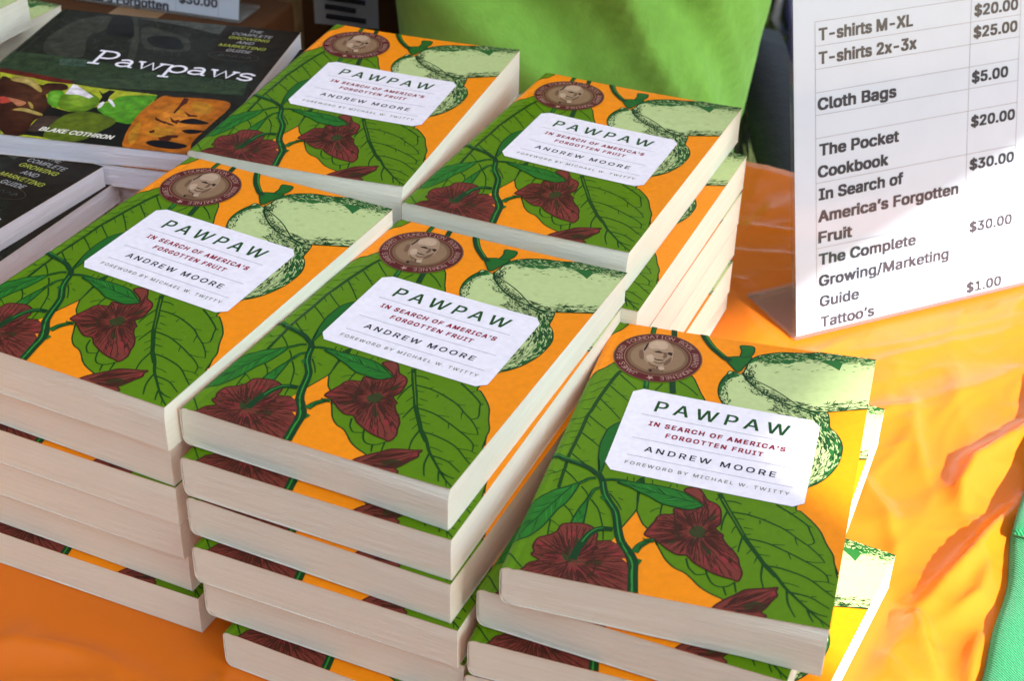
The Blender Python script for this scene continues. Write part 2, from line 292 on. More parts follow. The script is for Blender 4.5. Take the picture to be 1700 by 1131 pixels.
STROKES = [
 ('stem',0.34,0.3,1,[525,2322,557,2257,606,2180,654,2126,699,2082,733,2063]),
 ('stemhi',0.1,0.06,1,[540,2314,570,2255,614,2188,658,2139,696,2098]),
 ('stem',0.22,0.2,1,[244,2310,247,2230,284,1916,320,1720,332,1643]),
 ('stem',0.24,0.24,1,[356,2317,370,2248,406,2048,460,1753,484,1646]),
 ('stemhi',0.07,0.05,1,[325,1717,328,1673]),
 ('stem',0.36,0.2,1,[-43,919,-4,912,34,908,95,888,163,871,214,851,258,817]),
 ('stemhi',0.08,0.04,1,[-6,919,42,914,101,898,161,878]),
 ('stem',0.12,0.12,1,[300,776,340,795,378,802,422,805]),
 ('stem',0.1,0.12,1,[264,785,234,771,211,741,188,712]),
 ('stem',0.1,0.12,1,[306,719,278,687,270,636,264,592]),
 ('stem',0.24,0.42,1,[266,823,298,774,327,696,352,647,384,600,416,555,444,481,467,408,500,333,578,228,606,113,636,-21,651,-86]),
 ('stemhi',0.06,0.1,1,[304,761,325,696,350,646,391,589,427,530,459,432,498,332,575,215,601,112,632,-22]),
 ('stem',0.3,0.2,1,[576,278,589,330,614,367,613,375,647,388]),
 ('stem',0.24,0.32,1,[438,412,393,405,361,383,335,335,322,276,310,208,310,142]),
 ('stemhi',0.05,0.07,1,[392,409,359,388,334,341,319,278]),
 ('mline',0.11,0.05,1,[280,168,239,194,198,207,150,199,107,186]),
 ('mline',0.11,0.05,1,[296,123,256,92,210,78,156,93]),
 ('mline',0.11,0.05,1,[304,187,305,245,324,296,364,354]),
 ('mline',0.11,0.05,1,[388,213,388,263,387,308]),
 ('mline',0.11,0.05,1,[404,44,424,92,417,158]),
 ('mline',0.11,0.05,1,[251,166,211,160,160,135]),
 ('mline',0.11,0.05,1,[270,190,227,254,192,316]),
 ('mline',0.11,0.05,1,[292,109,290,59,257,1]),
 ('mline',0.11,0.05,1,[765,443,733,499,708,585,693,649]),
 ('mline',0.11,0.05,1,[814,530,779,580,777,633,822,709]),
 ('mline',0.11,0.05,1,[868,512,895,547,914,559]),
 ('mline',0.11,0.05,1,[847,467,837,412,828,333]),
 ('mline',0.11,0.05,1,[865,485,909,492,958,500]),
 ('mline',0.11,0.05,1,[851,560,862,631,848,709,806,795]),
 ('mline',0.11,0.05,1,[751,432,694,402,639,405]),
 ('mline',0.11,0.05,1,[737,540,672,547,623,540]),
 ('mline',0.11,0.05,1,[1047,14,1096,68,1171,137,1255,200]),
 ('mline',0.11,0.05,1,[1107,3,1160,30,1209,90,1261,158]),
 ('vein',0.16,0.13,1,[157,1784,136,1695,109,1510,94,1359,86,1310,87,1162,84,1034,82,909,90,829,91,786,102,651]),
 ('vein',0.07,0.05,1,[130,401,138,337,148,280]),
 ('vein',0.075,0.05,1,[138,1619,207,1556,262,1507]),
 ('vein',0.075,0.05,1,[107,1487,192,1401,263,1322]),
 ('vein',0.075,0.05,1,[90,1311,163,1250,216,1209]),
 ('vein',0.075,0.05,1,[91,1147,160,1096,214,1050]),
 ('vein',0.075,0.05,1,[93,951,134,917,179,885]),
 ('vein',0.075,0.05,1,[163,1749,221,1690,283,1633]),
 ('vein',0.075,0.05,1,[409,1725,383,1645]),
 ('vein',0.075,0.05,1,[492,1777,554,1733,620,1665]),
 ('vein',0.075,0.05,1,[96,802,142,764,180,724]),
 ('vein',0.075,0.05,1,[209,697,241,663,263,627]),
 ('vein',0.075,0.05,1,[281,611,313,572,340,532,387,417,412,326]),
 ('vein',0.075,0.05,1,[163,528,187,507,211,480,235,439]),
 ('vein',0.075,0.05,1,[358,684,407,628,444,573]),
 ('vein',0.075,0.05,1,[0,116,53,63,101,15]),
 ('vein',0.075,0.05,1,[500,734,504,678,513,625]),
 ('vein',0.075,0.05,1,[628,671,630,631,635,591]),
 ('vein',0.075,0.05,1,[495,734,507,670,516,596]),
 ('vein',0.075,0.05,1,[819,306,840,250,862,223,885,205,912,213,930,223]),
 ('vein',0.075,0.05,1,[923,250,935,217,959,175,982,155,1003,150,1029,157,1047,171,1063,194]),
 ('vein',0.075,0.05,1,[1065,201,1085,130]),
 ('vein',0.075,0.05,1,[1022,152,1044,100]),
 ('vein',0.05,0.03,1,[134,1694,68,1642,27,1590]),
 ('vein',0.05,0.03,1,[109,1597,77,1569,44,1524]),
 ('vein',0.05,0.03,1,[87,1489,40,1449,-3,1410]),
 ('vein',0.05,0.03,1,[84,1372,38,1363]),
 ('vein',0.05,0.03,1,[81,1300,37,1262,-7,1265]),
 ('vein',0.05,0.03,1,[37,1262,-12,1230]),
 ('vein',0.05,0.03,1,[95,1238,36,1212]),
 ('vein',0.05,0.03,1,[73,1162,22,1126,-5,1086]),
 ('vein',0.05,0.03,1,[79,1104,47,1086]),
 ('vein',0.05,0.03,1,[80,1048,39,1013,-1,973]),
 ('vein',0.05,0.03,1,[101,1416,147,1370]),
 ('vein',0.05,0.03,1,[93,1254,129,1216]),
 ('vein',0.05,0.03,1,[91,1044,129,997]),
 ('vein',0.05,0.03,1,[85,810,54,775,-4,724]),
 ('vein',0.05,0.03,1,[54,775,-4,787]),
 ('vein',0.05,0.03,1,[89,730,57,702]),
 ('vein',0.05,0.03,1,[136,396,183,364]),
 ('vein',0.05,0.03,1,[341,693,371,702]),
 ('vein',0.05,0.03,1,[152,894,196,918]),
 ('vein',0.05,0.03,1,[141,1646,163,1635]),
 ('vein',0.05,0.03,1,[129,1537,168,1514]),
 ('vein',0.05,0.03,1,[144,1455,171,1463]),
 ('vein',0.05,0.03,1,[185,1407,213,1411]),
 ('vein',0.05,0.03,1,[213,1549,253,1544]),
 ('vein',0.05,0.03,1,[160,1096,180,1110]),
 ('vein',0.05,0.03,1,[412,845,423,797]),
 ('vein',0.05,0.03,1,[445,848,454,807]),
 ('vein',0.05,0.03,1,[407,663,436,651]),
 ('vein',0.05,0.03,1,[351,522,375,515]),
 ('vein',0.05,0.03,1,[195,506,218,502]),
 ('vein',0.05,0.03,1,[491,856,499,811]),
 ('vein',0.05,0.03,1,[541,852,549,815]),
 ('vein',0.05,0.03,1,[639,845,634,808]),
 ('vein',0.05,0.03,1,[622,642,596,620,584,596]),
 ('vein',0.05,0.03,1,[665,849,673,830]),
 ('vein',0.05,0.03,1,[168,313,143,312]),
 ('vein',0.18,0.18,0,[486,856,498,811]),
 ('vein',0.09,0.09,1,[87,596,37,525,12,462]),
 ('vein',0.2,0.16,1,[884,839,947,724,1000,638,1054,541,1102,471,1144,413,1184,356,1246,288]),
 ('leaf',0.05,0.03,1,[904,802,959,707,1006,626,1053,547]),
 ('vein',0.15,0.06,1,[1183,364,1240,301,1294,227,1344,176,1402,118,1462,62,1524,16]),
 ('vein',0.085,0.05,1,[928,788,970,793,1005,783]),
 ('vein',0.085,0.05,1,[967,709,1047,709,1135,688,1237,644,1301,594,1364,548,1419,494,1448,453]),
 ('vein',0.085,0.05,1,[1073,527,1126,526,1185,515,1284,474,1362,434,1418,403,1466,362,1483,312]),
 ('vein',0.085,0.05,1,[1205,356,1261,354,1351,332,1410,303,1475,250,1525,212]),
 ('vein',0.085,0.05,1,[1169,825,1243,778,1332,709,1354,663,1384,586,1359,556]),
 ('vein',0.085,0.05,1,[948,718,938,633,942,553]),
 ('vein',0.085,0.05,1,[1049,533,1046,473,1046,416]),
 ('vein',0.085,0.05,1,[1172,361,1178,270,1201,193]),
 ('vein',0.085,0.05,1,[1322,199,1372,197,1420,187,1466,160,1507,135]),
 ('vein',0.085,0.05,1,[1305,206,1319,134,1341,83,1366,39]),
 ('vein',0.085,0.05,1,[1411,104,1428,63,1447,29]),
 ('vein',0.085,0.05,1,[1423,101,1463,85,1505,80]),
 ('vein',0.055,0.03,1,[1000,665,1037,669]),
 ('vein',0.055,0.03,1,[1043,607,1089,604]),
 ('vein',0.055,0.03,1,[1055,557,1087,564]),
 ('vein',0.055,0.03,1,[1101,477,1145,480]),
 ('vein',0.055,0.03,1,[1141,428,1198,429]),
 ('vein',0.055,0.03,1,[1047,709,1058,736]),
 ('vein',0.055,0.03,1,[1111,681,1115,652]),
 ('vein',0.055,0.03,1,[1126,689,1137,702]),
 ('vein',0.055,0.03,1,[1237,644,1281,654]),
 ('vein',0.055,0.03,1,[1292,598,1300,568,1312,539]),
 ('vein',0.055,0.03,1,[1185,515,1253,528]),
 ('vein',0.055,0.03,1,[1277,471,1294,432]),
 ('vein',0.055,0.03,1,[1362,437,1409,438,1452,451]),
 ('vein',0.055,0.03,1,[1006,606,997,580,994,549]),
 ('vein',0.055,0.03,1,[1108,459,1087,412]),
 ('vein',0.055,0.03,1,[1139,405,1131,353]),
 ('vein',0.055,0.03,1,[1014,432,1034,463]),
 ('vein',0.055,0.03,1,[878,780,888,818]),
 ('vein',0.055,0.03,1,[1252,774,1271,790]),
 ('vein',0.055,0.03,1,[1345,703,1362,695]),
 ('vein',0.055,0.03,1,[1418,501,1438,503]),
 ('vein',0.055,0.03,1,[1185,352,1232,360]),
 ('vein',0.055,0.03,1,[1235,367,1240,375]),
 ('vein',0.055,0.03,1,[1410,303,1464,313,1512,303]),
 ('vein',0.055,0.03,1,[1278,258,1318,257,1358,246]),
 ('vein',0.055,0.03,1,[1419,196,1441,202]),
 ('vein',0.055,0.03,1,[1374,156,1405,156]),
 ('vein',0.055,0.03,1,[1475,49,1498,11]),
 ('vein',0.055,0.03,1,[1466,362,1493,367]),
 ('vein',0.055,0.03,1,[1475,250,1509,257]),
 ('vein',0.055,0.03,1,[1323,335,1326,345]),
 ('line',0.12,0.09,1,[817,1966,837,1921,883,1859,954,1792,1020,1747,1083,1717,1174,1697,1262,1686,1319,1698,1430,1744,1530,1783]),
]
GUIDES = {
 'topA':[853,2129,918,2187,1000,2229,1072,2244,1144,2260,1221,2292,1269,2304,1343,2303,1436,2302,1521,2307],
 'botA':[837,1921,883,1859,954,1792,1020,1747,1083,1717,1174,1697,1262,1686],
 'botA2':[1307,1699,1374,1725,1429,1749,1530,1785],
 'rightB':[1311,1687,1335,1636,1348,1558,1380,1519,1414,1457,1432,1384,1429,1267,1408,1178,1377,1102,1341,1047,1306,1011],
 'leftB':[770,1958,735,1913,716,1844,715,1766,731,1694,764,1623],
 'neckA':[836,2077,828,2016,825,1957,837,1921],
 'joinB':[1036,1715,1086,1696,1134,1685,1182,1678,1228,1679,1310,1691],
}
CENTRES = {'F1': (3.01, 1.36), 'F2': (8.3, 5.14), 'F3a': (10.47, 0.14), 'F3b': (12.58, 2.04)}
LABEL = [270, 1600, 322, 1640, 1253, 1595, 1298, 1543, 1301, 868, 1249, 828, 316, 873, 275, 928]
SEAL = [
 ('s_lt',1,[230,2042,241,2104,281,2156,331,2163,370,2134,402,2066,412,1993,409,1935,388,1896,357,1877,321,1881,287,1898,252,1953]),
 ('s_md',1,[229,2023,214,2013,220,1972,234,1934,254,1935,244,1989]),
 ('s_hi',1,[253,2098,284,2142,334,2147,362,2112,351,2070,302,2060,268,2054]),
 ('s_hi',1,[262,1966,287,1992,307,1970,312,1924,288,1917]),
 ('s_dk',0,[233,2029,239,2094,249,2116,250,2068,243,2017]),
 ('s_dk',0,[292,2027,321,2043,351,2031,341,2021,311,2021]),
 ('s_dk',0,[370,2029,381,2045,402,2042,402,2009,385,2018]),
 ('s_md',1,[349,2031,366,2036,378,2001,371,1975,355,1980,357,2004]),
 ('s_dk',0,[306,1962,325,1953,360,1954,376,1965,362,1945,340,1942,322,1945]),
 ('s_md',1,[316,1926,347,1921,374,1939,364,1912,335,1908]),
 ('s_hi',0,[326,1949,361,1953,348,1943]),
 ('s_md',1,[377,1944,391,1977,403,2000,408,1944,389,1903,376,1906]),
 ('s_md',1,[284,1916,308,1895,340,1886,328,1871,301,1884]),
 ('s_md',1,[303,1838,326,1859,348,1851,369,1867,390,1837,356,1815,317,1810]),
 ('s_dk',0,[341,1882,349,1880,352,1853,348,1851]),
 ('s_dk',0,[303,1838,320,1841,328,1818,314,1813]),
 ('s_hi',1,[353,1872,375,1887,390,1864,368,1848]),
]
PPOLYS = [
 ('pgray',0,0,'k',[646,2253,1042,2289,1415,2279,1423,2078,1123,2178,996,2204,786,2239]),  # grey print, toned up to carry the cover's sheen in its colour
 ('pdark',0,0,'k',[1408,2297,1431,2366,1536,2312,1591,2286,2016,2342,2033,2286,2034,1273,1858,1584,1555,1688,1482,1744,1463,1990,1409,2297]),
 ('pgray2',1,0,'k',[211,2049,311,2181,438,2237,516,2072,500,1926,450,1773,566,1421,447,1352,254,1412,155,1692]),
 ('pgray2',1,0,'k',[618,2245,661,2257,830,1877,964,1454,917,1441,789,1826]),
 ('pgray2',1,0,'k',[785,2065,975,2056,1212,1941,1297,1694,1052,1665,935,1710]),
 ('pblack',1,0,'k',[474,2247,610,2264,788,1865,677,1874,550,1899]),
 ('pblack',1,0,'k',[900,1896,1094,1949,1217,1826,1229,1714,1011,1731]),
 ('pband',0,0,'k',[-13,1368,291,1365,622,1362,1216,1249,1941,1248,1982,1003,1540,970,860,884,686,950,310,1007,72,1041,-3,1194]),
 ('pbandl',0,0,'k',[414,1324,629,1345,672,1229,466,1210]),
 ('pred',0,0,'k',[72,1041,306,1015,683,957,707,903,518,905,339,945,187,957,107,971]),
 ('pyel',0,0,'k',[103,980,227,951,510,922,719,908,946,883,1306,876,1382,863,1376,844,1469,433,1318,332,1351,158,1059,-7,582,5]),
 ('pdkr',1,0,'k',[167,848,264,874,395,874,501,833,532,876,655,891,709,803,602,724,623,646,728,510,732,336,710,236,739,30,556,58]),
 ('ptan',1,0,'k',[242,920,359,934,454,855,536,757,544,709,444,784,358,829,252,853]),
 ('pcoral',1,0,'k',[307,563,361,569,418,526,398,480,354,469]),
 ('ppeach',1,0,'k',[361,569,506,533,533,491,503,451,451,486]),
 ('ptan',1,0,'k',[487,383,554,432,687,387,729,358,711,338,582,375]),
 ('ptan',1,0,'k',[535,533,570,517,617,449,601,437]),
 ('pblack',0,0,'k',[703,503,880,453,955,489,1042,576,1258,378,1380,348,1423,146,1489,-14,1191,-2,842,27,739,30,728,272]),
 ('pgrn',1,0,'k',[608,726,652,771,717,738,772,505,728,510,663,574]),
 ('pgrn2',1,0,'k',[766,520,719,655,730,724,766,835,882,798,998,712,1030,605,998,500,948,471,861,464]),
 ('phl',0,0,'k',[716,899,749,890,947,731,928,693,832,735,730,724]),
 ('pgrn',1,0,'k',[1061,533,1049,610,1099,689,1132,780,1254,829,1382,846,1383,682,1379,520,1374,362,1264,380,1160,447]),
 ('pyel',0,0,'k',[1059,870,1171,857,1280,852,1253,812,1132,780,1075,815]),
 ('pblack',0,0,'k',[927,861,991,793,1011,866,1062,862,1055,760,1074,682,1049,643,1023,636,1004,747]),
 ('phl',1,0,'k',[1052,554,1036,623,1046,667,1064,647,1071,575]),
 ('phl',1,0,'k',[1071,698,1090,711,1156,622,1149,604]),
 ('pgrn3',1,0,'k',[869,64,852,180,863,338,914,438,1014,480,1166,449,1255,393,1269,319,1218,184,1168,51,1059,-7,909,14]),
 ('pbrown',1,0,'k',[723,208,732,336,825,360,863,338,846,194,847,118,744,92]),
 ('porange',1,0,'k',[1495,-12,1423,146,1392,320,1373,534,1391,700,1427,858,1513,855,1714,883,1915,870,1957,751,1926,489,1899,194,1928,12,1776,-5]),
 ('porange2',1,0,'k',[1547,238,1578,399,1601,625,1640,668,1659,545,1653,418,1710,341,1703,218,1612,210]),
 ('pseed',1,0,'k',[1598,95,1624,146,1712,161,1854,138,1887,103,1820,54,1688,52]),
 ('pseed',1,0,'k',[1689,467,1770,542,1902,499,1866,466,1771,449]),
 ('pseed',1,0,'k',[1764,340,1833,373,1917,364,1868,313,1811,306]),
 ('pcrack',0,0,'k',[1590,801,1589,859,1627,852,1639,781,1624,728,1617,582,1600,609,1599,738]),
 ('pcrack',0,0,'k',[1569,459,1665,422,1688,397,1646,401]),
 ('pcrack',0,0,'k',[1548,269,1574,306,1597,266,1572,245]),
 ('pcrack',0,0,'k',[1680,242,1772,266,1775,222,1717,199]),
 ('porange2',1,0,'k',[1503,49,1436,180,1423,328,1432,423,1487,253,1523,83]),
 ('pcrack',0,0,'k',[1503,504,1569,459,1614,447,1616,409,1531,449]),
 ('pcrack',0,0,'k',[1603,530,1656,481,1688,505,1696,430,1648,448]),
 ('pcrack',0,0,'k',[1647,189,1685,229,1744,199,1735,152,1673,158]),
 ('porange2',1,0,'k',[1670,773,1723,820,1816,795,1851,659,1769,637]),
 ('pcrack',0,0,'k',[1664,642,1736,597,1783,601,1784,578,1728,563]),
 ('pdark',0,0,'k',[1915,870,2000,909,1970,754]),
]

# ------------------------------------------------------------------ materials
INK = {'orange': (.88, .272, .004), 'leaf': (.095, .215, .001), 'vein': (.007, .052, .004), 'line': (.006, .045, .010), 'small': (.017, .15, .012), 'small2': (.017, .16, .014),
       'stem': (.012, .12, .014), 'stemhi': (.03, .24, .03), 'fruit': (.48, .60, .26), 'fshade': (.020, .135, .026), 'maroon': (.185, .036, .024), 'mline': (.055, .014, .008),
       'rose': (.25, .03, .03), 'heart': (.035, .045, .010), 'white': (.84, .82, .89), 'green_ink': (.012, .075, .012), 'red_ink': (.28, .008, .03), 'black_ink': (.012, .012, .02),
       'olive_ink': (.10, .12, .05), 'rule': (.30, .29, .36), 's_ring': (.095, .010, .010), 's_tan': (.25, .155, .085), 's_tan2': (.17, .10, .05), 's_lt': (.34, .23, .145), 's_md': (.16, .09, .05), 's_dk': (.03, .014, .009), 's_hi': (.47, .34, .23), 's_txt': (.42, .25, .20),
       'pblack': (.006, .006, .004), 'pdark': (.014, .010, .006), 'pbase': (.013, .014, .008), 'pgray': (.060, .066, .055), 'pgray2': (.034, .036, .024), 'pband': (.028, .050, .021), 'pbandl': (.05, .09, .06), 'pmark': (.006, .012, .004), 'pred': (.10, .010, .006),
       'pyel': (.36, .40, .02), 'pdkr': (.035, .008, .003), 'ptan': (.34, .24, .05), 'pcoral': (.42, .05, .03), 'ppeach': (.45, .17, .08), 'pgrn': (.065, .26, .010), 'pgrn2': (.09, .19, .006), 'pgrn3': (.08, .12, .006), 'phl': (.72, .68, .72), 'pbrown': (.05, .03, .02),
       'porange': (.40, .11, .005), 'porange2': (.46, .20, .012), 'pseed': (.006, .004, .006), 'pcrack': (.07, .012, .003), 'cream': (.72, .70, .60), 'lime_ink': (.45, .50, .07), 'grey_ink': (.42, .42, .42), 'ellipse': (.06, .04, .03)}
for _k, _hi in (('pgrn', (.22, .50, .05)), ('pgrn2', (.26, .42, .03)), ('pgrn3', (.15, .20, .012)), ('porange', (.62, .22, .02)), ('pyel', (.50, .55, .04)), ('pdkr', (.09, .03, .012)), ('ptan', (.50, .40, .14))):
    for _i in range(1, 7): INK['%s_tone%d' % (_k, _i)] = tuple(a + (b - a) * (_i / 6) ** 1.2 for a, b in zip(INK[_k], _hi))
KEYS = list(INK); KI = {k: i for i, k in enumerate(KEYS)}
INKM = {}
def ink(k):
    if k not in INKM:
      INKM[k] = mat('ink_' + k, INK[k], rough=0.36, spec=0.07 if k[0] == 'p' else 0.13, nscale=130 if k[0] == 'p' else 260, namp=0.38 if k[0] == 'p' else 0.05, bump=0.03, bscale=900)
      nt = INKM[k].node_tree; p_ = nt.nodes['Principled BSDF']; tc = nt.nodes.new('ShaderNodeTexCoord'); nz = nt.nodes.new('ShaderNodeTexNoise'); nz.inputs['Scale'].default_value = 22; nz.inputs['Detail'].default_value = 7
      mr = nt.nodes.new('ShaderNodeMapRange'); mr.inputs['From Min'].default_value = .35; mr.inputs['From Max'].default_value = .65; mr.inputs['To Min'].default_value = .26; mr.inputs['To Max'].default_value = .50     # handled, uneven satin finish
      nt.links.new(tc.outputs['Object'], nz.inputs['Vector']); nt.links.new(nz.outputs[0], mr.inputs['Value']); nt.links.new(mr.outputs[0], p_.inputs['Roughness'])
    return INKM[k]
PR = {'orange': 0, 'leaf': 1, 'small': 3, 'fruit': 3, 'fshade': 4, 'maroon': 5, 'rose': 6, 'heart': 6, 'small2': 8, 'stem': 9, 'stemhi': 10, 'vein': 2, 'line': 5, 'mline': 7.2}
def paper(name, col):
    m = mat(name, col, rough=.85, spec=.1, bump=.3, bscale=40, stretch=(.8, .8, 50)); nt = m.node_tree; b = nt.nodes['Principled BSDF']
    tc = nt.nodes.new('ShaderNodeTexCoord'); last = None
    for st, sc, lo, hi in (((.25, .25, 60), 40, .935, 1.02), ((.15, .15, 9), 30, .97, 1.015), ((1, 1, 1), 7, .95, 1.02)):      # single leaves, gatherings, handling marks
        mp = nt.nodes.new('ShaderNodeMapping'); mp.inputs['Scale'].default_value = st; nt.links.new(tc.outputs['Object'], mp.inputs[0])
        nz = nt.nodes.new('ShaderNodeTexNoise'); nz.inputs['Scale'].default_value = sc; nz.inputs['Detail'].default_value = 3; nt.links.new(mp.outputs[0], nz.inputs['Vector'])
        mr = nt.nodes.new('ShaderNodeMapRange'); mr.inputs['From Min'].default_value = .32; mr.inputs['From Max'].default_value = .68; mr.inputs['To Min'].default_value = lo; mr.inputs['To Max'].default_value = hi
        nt.links.new(nz.outputs[0], mr.inputs['Value'])
        if last is None: last = mr.outputs[0]
        else:
            mu = nt.nodes.new('ShaderNodeMath'); mu.operation = 'MULTIPLY'; nt.links.new(last, mu.inputs[0]); nt.links.new(mr.outputs[0], mu.inputs[1]); last = mu.outputs[0]
    vm = nt.nodes.new('ShaderNodeVectorMath'); vm.operation = 'SCALE'; vm.inputs[0].default_value = col; nt.links.new(last, vm.inputs['Scale']); nt.links.new(vm.outputs[0], b.inputs['Base Color'])
    return m
M_PAPER = paper('page_paper', (.84, .88, .76)); M_PAPER2 = paper('white_page_paper', (.80, .86, .97))
M_EDGE = mat('cover_board_edge', (.70, .68, .60), rough=0.7, nscale=80)
M_BACK = mat('orange_back_cover', INK['orange'], rough=0.38, nscale=80, namp=0.05)
M_DARKBACK = mat('dark_back_cover', INK['pbase'], rough=0.4, nscale=80, namp=0.2)

# ------------------------------------------------------------------ the printed pawpaw cover
BW, BH, BT = 15.24, 22.95, 2.54
US = (0.15, 0.35, 0.6, 0.9, 3.0, 6.0, 9.0, 12.0, 14.2)
rnd = random.Random(7)
FRUITS = [catmull(unpack(q[4]), True, 4) for q in POLYS if q[0] == 'fruit']
def hatch(art, guide, sign, D, n, L, pw=1.8, m='line', pr=6, w=.055, ang=0.35):
    g = catmull(unpack(guide), False, 5)
    for _ in range(n):
        i = rnd.randrange(len(g) - 1); a, b = g[i], g[i + 1]; t = rnd.random()
        tx, ty = b[0] - a[0], b[1] - a[1]; l = hypot(tx, ty)
        if l < 1e-4: continue
        tx /= l; ty /= l; d = D * rnd.random() ** pw
        x = a[0] + (b[0] - a[0]) * t - ty * sign * d; y = a[1] + (b[1] - a[1]) * t + tx * sign * d
        q = rnd.gauss(0, ang); ux, uy = tx * cos(q) - ty * sin(q), tx * sin(q) + ty * cos(q)
        s = L * rnd.uniform(.45, 1.0); bend = rnd.uniform(-.15, .15) * s
        pts = [(x, y), (x + ux * s / 2 - uy * bend, y + uy * s / 2 + ux * bend), (x + ux * s, y + uy * s)]
        if all(any(inside(q, F_) for F_ in FRUITS) for q in pts): art.stroke(catmull(pts, False, 3), w, w * .7, KI[m], pr, taper=True)
def cover_art():
    art = Art()
    def outl(p, ol, om, pr):
        if ol: art.stroke(p, ol * 1.5, ol * 1.5, KI[om], pr, closed=True)
    flowers = []
    for m, sm, ol, om, pts in POLYS:
        p = unpack(pts); p = catmull(p, True, 4) if sm else p
        pr = PR[m] if m != 'orange' else 9.6
        art.poly(p, KI[m], pr)
        outl(p, ol, om if m != 'maroon' else 'mline', {'leaf': 1.9, 'fruit': 4.9, 'maroon': 7.5, 'small': 3.8, 'small2': 8.8, 'stem': 9.0}.get(m, pr + .5))
        if m == 'maroon': flowers.append(p)
        if m in ('small', 'small2'):                              # side veins of the small leaves
            cx = sum(q[0] for q in p) / len(p); cy = sum(q[1] for q in p) / len(p)
            far = max(p, key=lambda q: hypot(q[0] - cx, q[1] - cy)); a = atan2(far[1] - cy, far[0] - cx)
            R = hypot(far[0] - cx, far[1] - cy)
            tip = (cx + cos(a) * R, cy + sin(a) * R); base = (cx - cos(a) * R, cy - sin(a) * R)
            ax = [(base[0] + (tip[0] - base[0]) * k / 10, base[1] + (tip[1] - base[1]) * k / 10) for k in range(11)]
            ax = [q for q in ax if inside(q, p)]
            art.stroke(ax, .07, .05, KI['line'], PR[m] + .5)
            for k in range(26):
                t = rnd.random(); q0 = (base[0] + (tip[0] - base[0]) * t, base[1] + (tip[1] - base[1]) * t)
                sd = rnd.choice((-1, 1)); b = a + sd * rnd.uniform(.35, .7); ln = rnd.uniform(.5, 1.5)
                st = [(q0[0] + cos(b) * ln * j / 5, q0[1] + sin(b) * ln * j / 5) for j in range(6)]
                st = [q for q in st if inside(q, p)]
                if len(st) > 2: art.stroke(st, .06, .03, KI['line' if k % 3 else 'stemhi'], PR[m] + .5, taper=True)
    for m, w0, w1, sm, pts in STROKES:
        p = unpack(pts); p = catmull(p, False, 5) if sm else p
        pr = PR[m] if m != 'leaf' else 2.9
        if m == 'stem':
            art.stroke(p, w0 + .09, w1 + .09, KI['line'], 8.95)
            for _ in range(int(len(p) * .7)):                     # dark side of the stems
                i = rnd.randrange(len(p) - 1); a, b = p[i], p[i + 1]; l = hypot(b[0] - a[0], b[1] - a[1]) or 1
                w = (w0 + w1) / 2; o = rnd.uniform(.15, .45) * w; nx, ny = (b[1] - a[1]) / l, -(b[0] - a[0]) / l
                art.stroke([(a[0] + nx * o, a[1] + ny * o), (a[0] + nx * o + (b[0] - a[0]) / l * .3, a[1] + ny * o + (b[1] - a[1]) / l * .3)], .05, .03, KI['line'], 9.8)
        k_ = 1.4 if m == 'vein' else 1.0
        art.stroke(p, w0 * k_, w1 * k_, KI[m], pr)
    # petal lines
    for poly, c, n in ((flowers[0], CENTRES['F1'], 120), (flowers[1], CENTRES['F2'], 130)):
        for k in range(n):
            a = 2 * pi * (k + rnd.uniform(-.3, .3)) / n; r = rnd.uniform(.35, .8); pts = []; wob = rnd.uniform(-.25, .25)
            for j in range(40):
                q = (c[0] + cos(a + wob * r * .12) * r, c[1] + sin(a + wob * r * .12) * r)
                if not inside(q, poly): break
                pts.append(q); r += .14; a += rnd.gauss(0, .012)
                if rnd.random() < .05 and len(pts) > 3:
                    art.stroke(pts, .06, .05, KI['mline'], 7, taper=True); pts = []
            if len(pts) > 2: art.stroke(pts, .045, .045, KI['mline'], 7, taper=True)
        x0 = min(q[0] for q in poly); x1 = max(q[0] for q in poly); y0 = min(q[1] for q in poly); y1 = max(q[1] for q in poly)
        for _ in range(90):                                       # short stipple towards the rims
            q = (rnd.uniform(x0, x1), rnd.uniform(y0, y1))
            if not inside(q, poly) or hypot(q[0] - c[0], q[1] - c[1]) < .8: continue
            a = atan2(q[1] - c[1], q[0] - c[0]); e = (q[0] + cos(a) * .25, q[1] + sin(a) * .25)
            if inside(e, poly): art.stroke([q, e], .05, .03, KI['mline'], 7)
    for poly, c in ((flowers[0], CENTRES['F1']), (flowers[1], CENTRES['F2'])):      # mottled petals
        for k in range(70):
            a = rnd.uniform(0, 2 * pi); r = rnd.uniform(.5, 3.2); l = rnd.uniform(.25, .8); w = rnd.uniform(.06, .2)
            q = [(c[0] + cos(a) * (r + l * t) - sin(a) * w * sin(pi * t), c[1] + sin(a) * (r + l * t) + cos(a) * w * sin(pi * t)) for t in (0, .25, .5, .75, 1)]
            q += [(c[0] + cos(a) * (r + l * t) + sin(a) * w * sin(pi * t), c[1] + sin(a) * (r + l * t) - cos(a) * w * sin(pi * t)) for t in (.75, .5, .25)]
            if all(inside(z, poly) for z in q): art.poly(q, KI['heart' if r < 1.2 and k % 3 else 'mline' if k % 3 == 0 else 'rose'], 6.2)
    a, b = CENTRES['F3a'], CENTRES['F3b']
    for k in range(34):
        off = rnd.uniform(-1.2, 1.2); t0 = rnd.uniform(0, .5); t1 = t0 + rnd.uniform(.25, .5); pts = []
        dx, dy = b[0] - a[0], b[1] - a[1]; l = hypot(dx, dy)
        for j in range(9):
            t = t0 + (t1 - t0) * j / 8; o = off * sin(pi * min(max(t, .02), .98)) * .8
            q = (a[0] + dx * t - dy / l * o, a[1] + dy * t + dx / l * o)
            if inside(q, flowers[2]): pts.append(q)
        if len(pts) > 2: art.stroke(pts, .06, .045, KI['mline'], 7, taper=True)
    # engraved shading of the fruit
    G = GUIDES
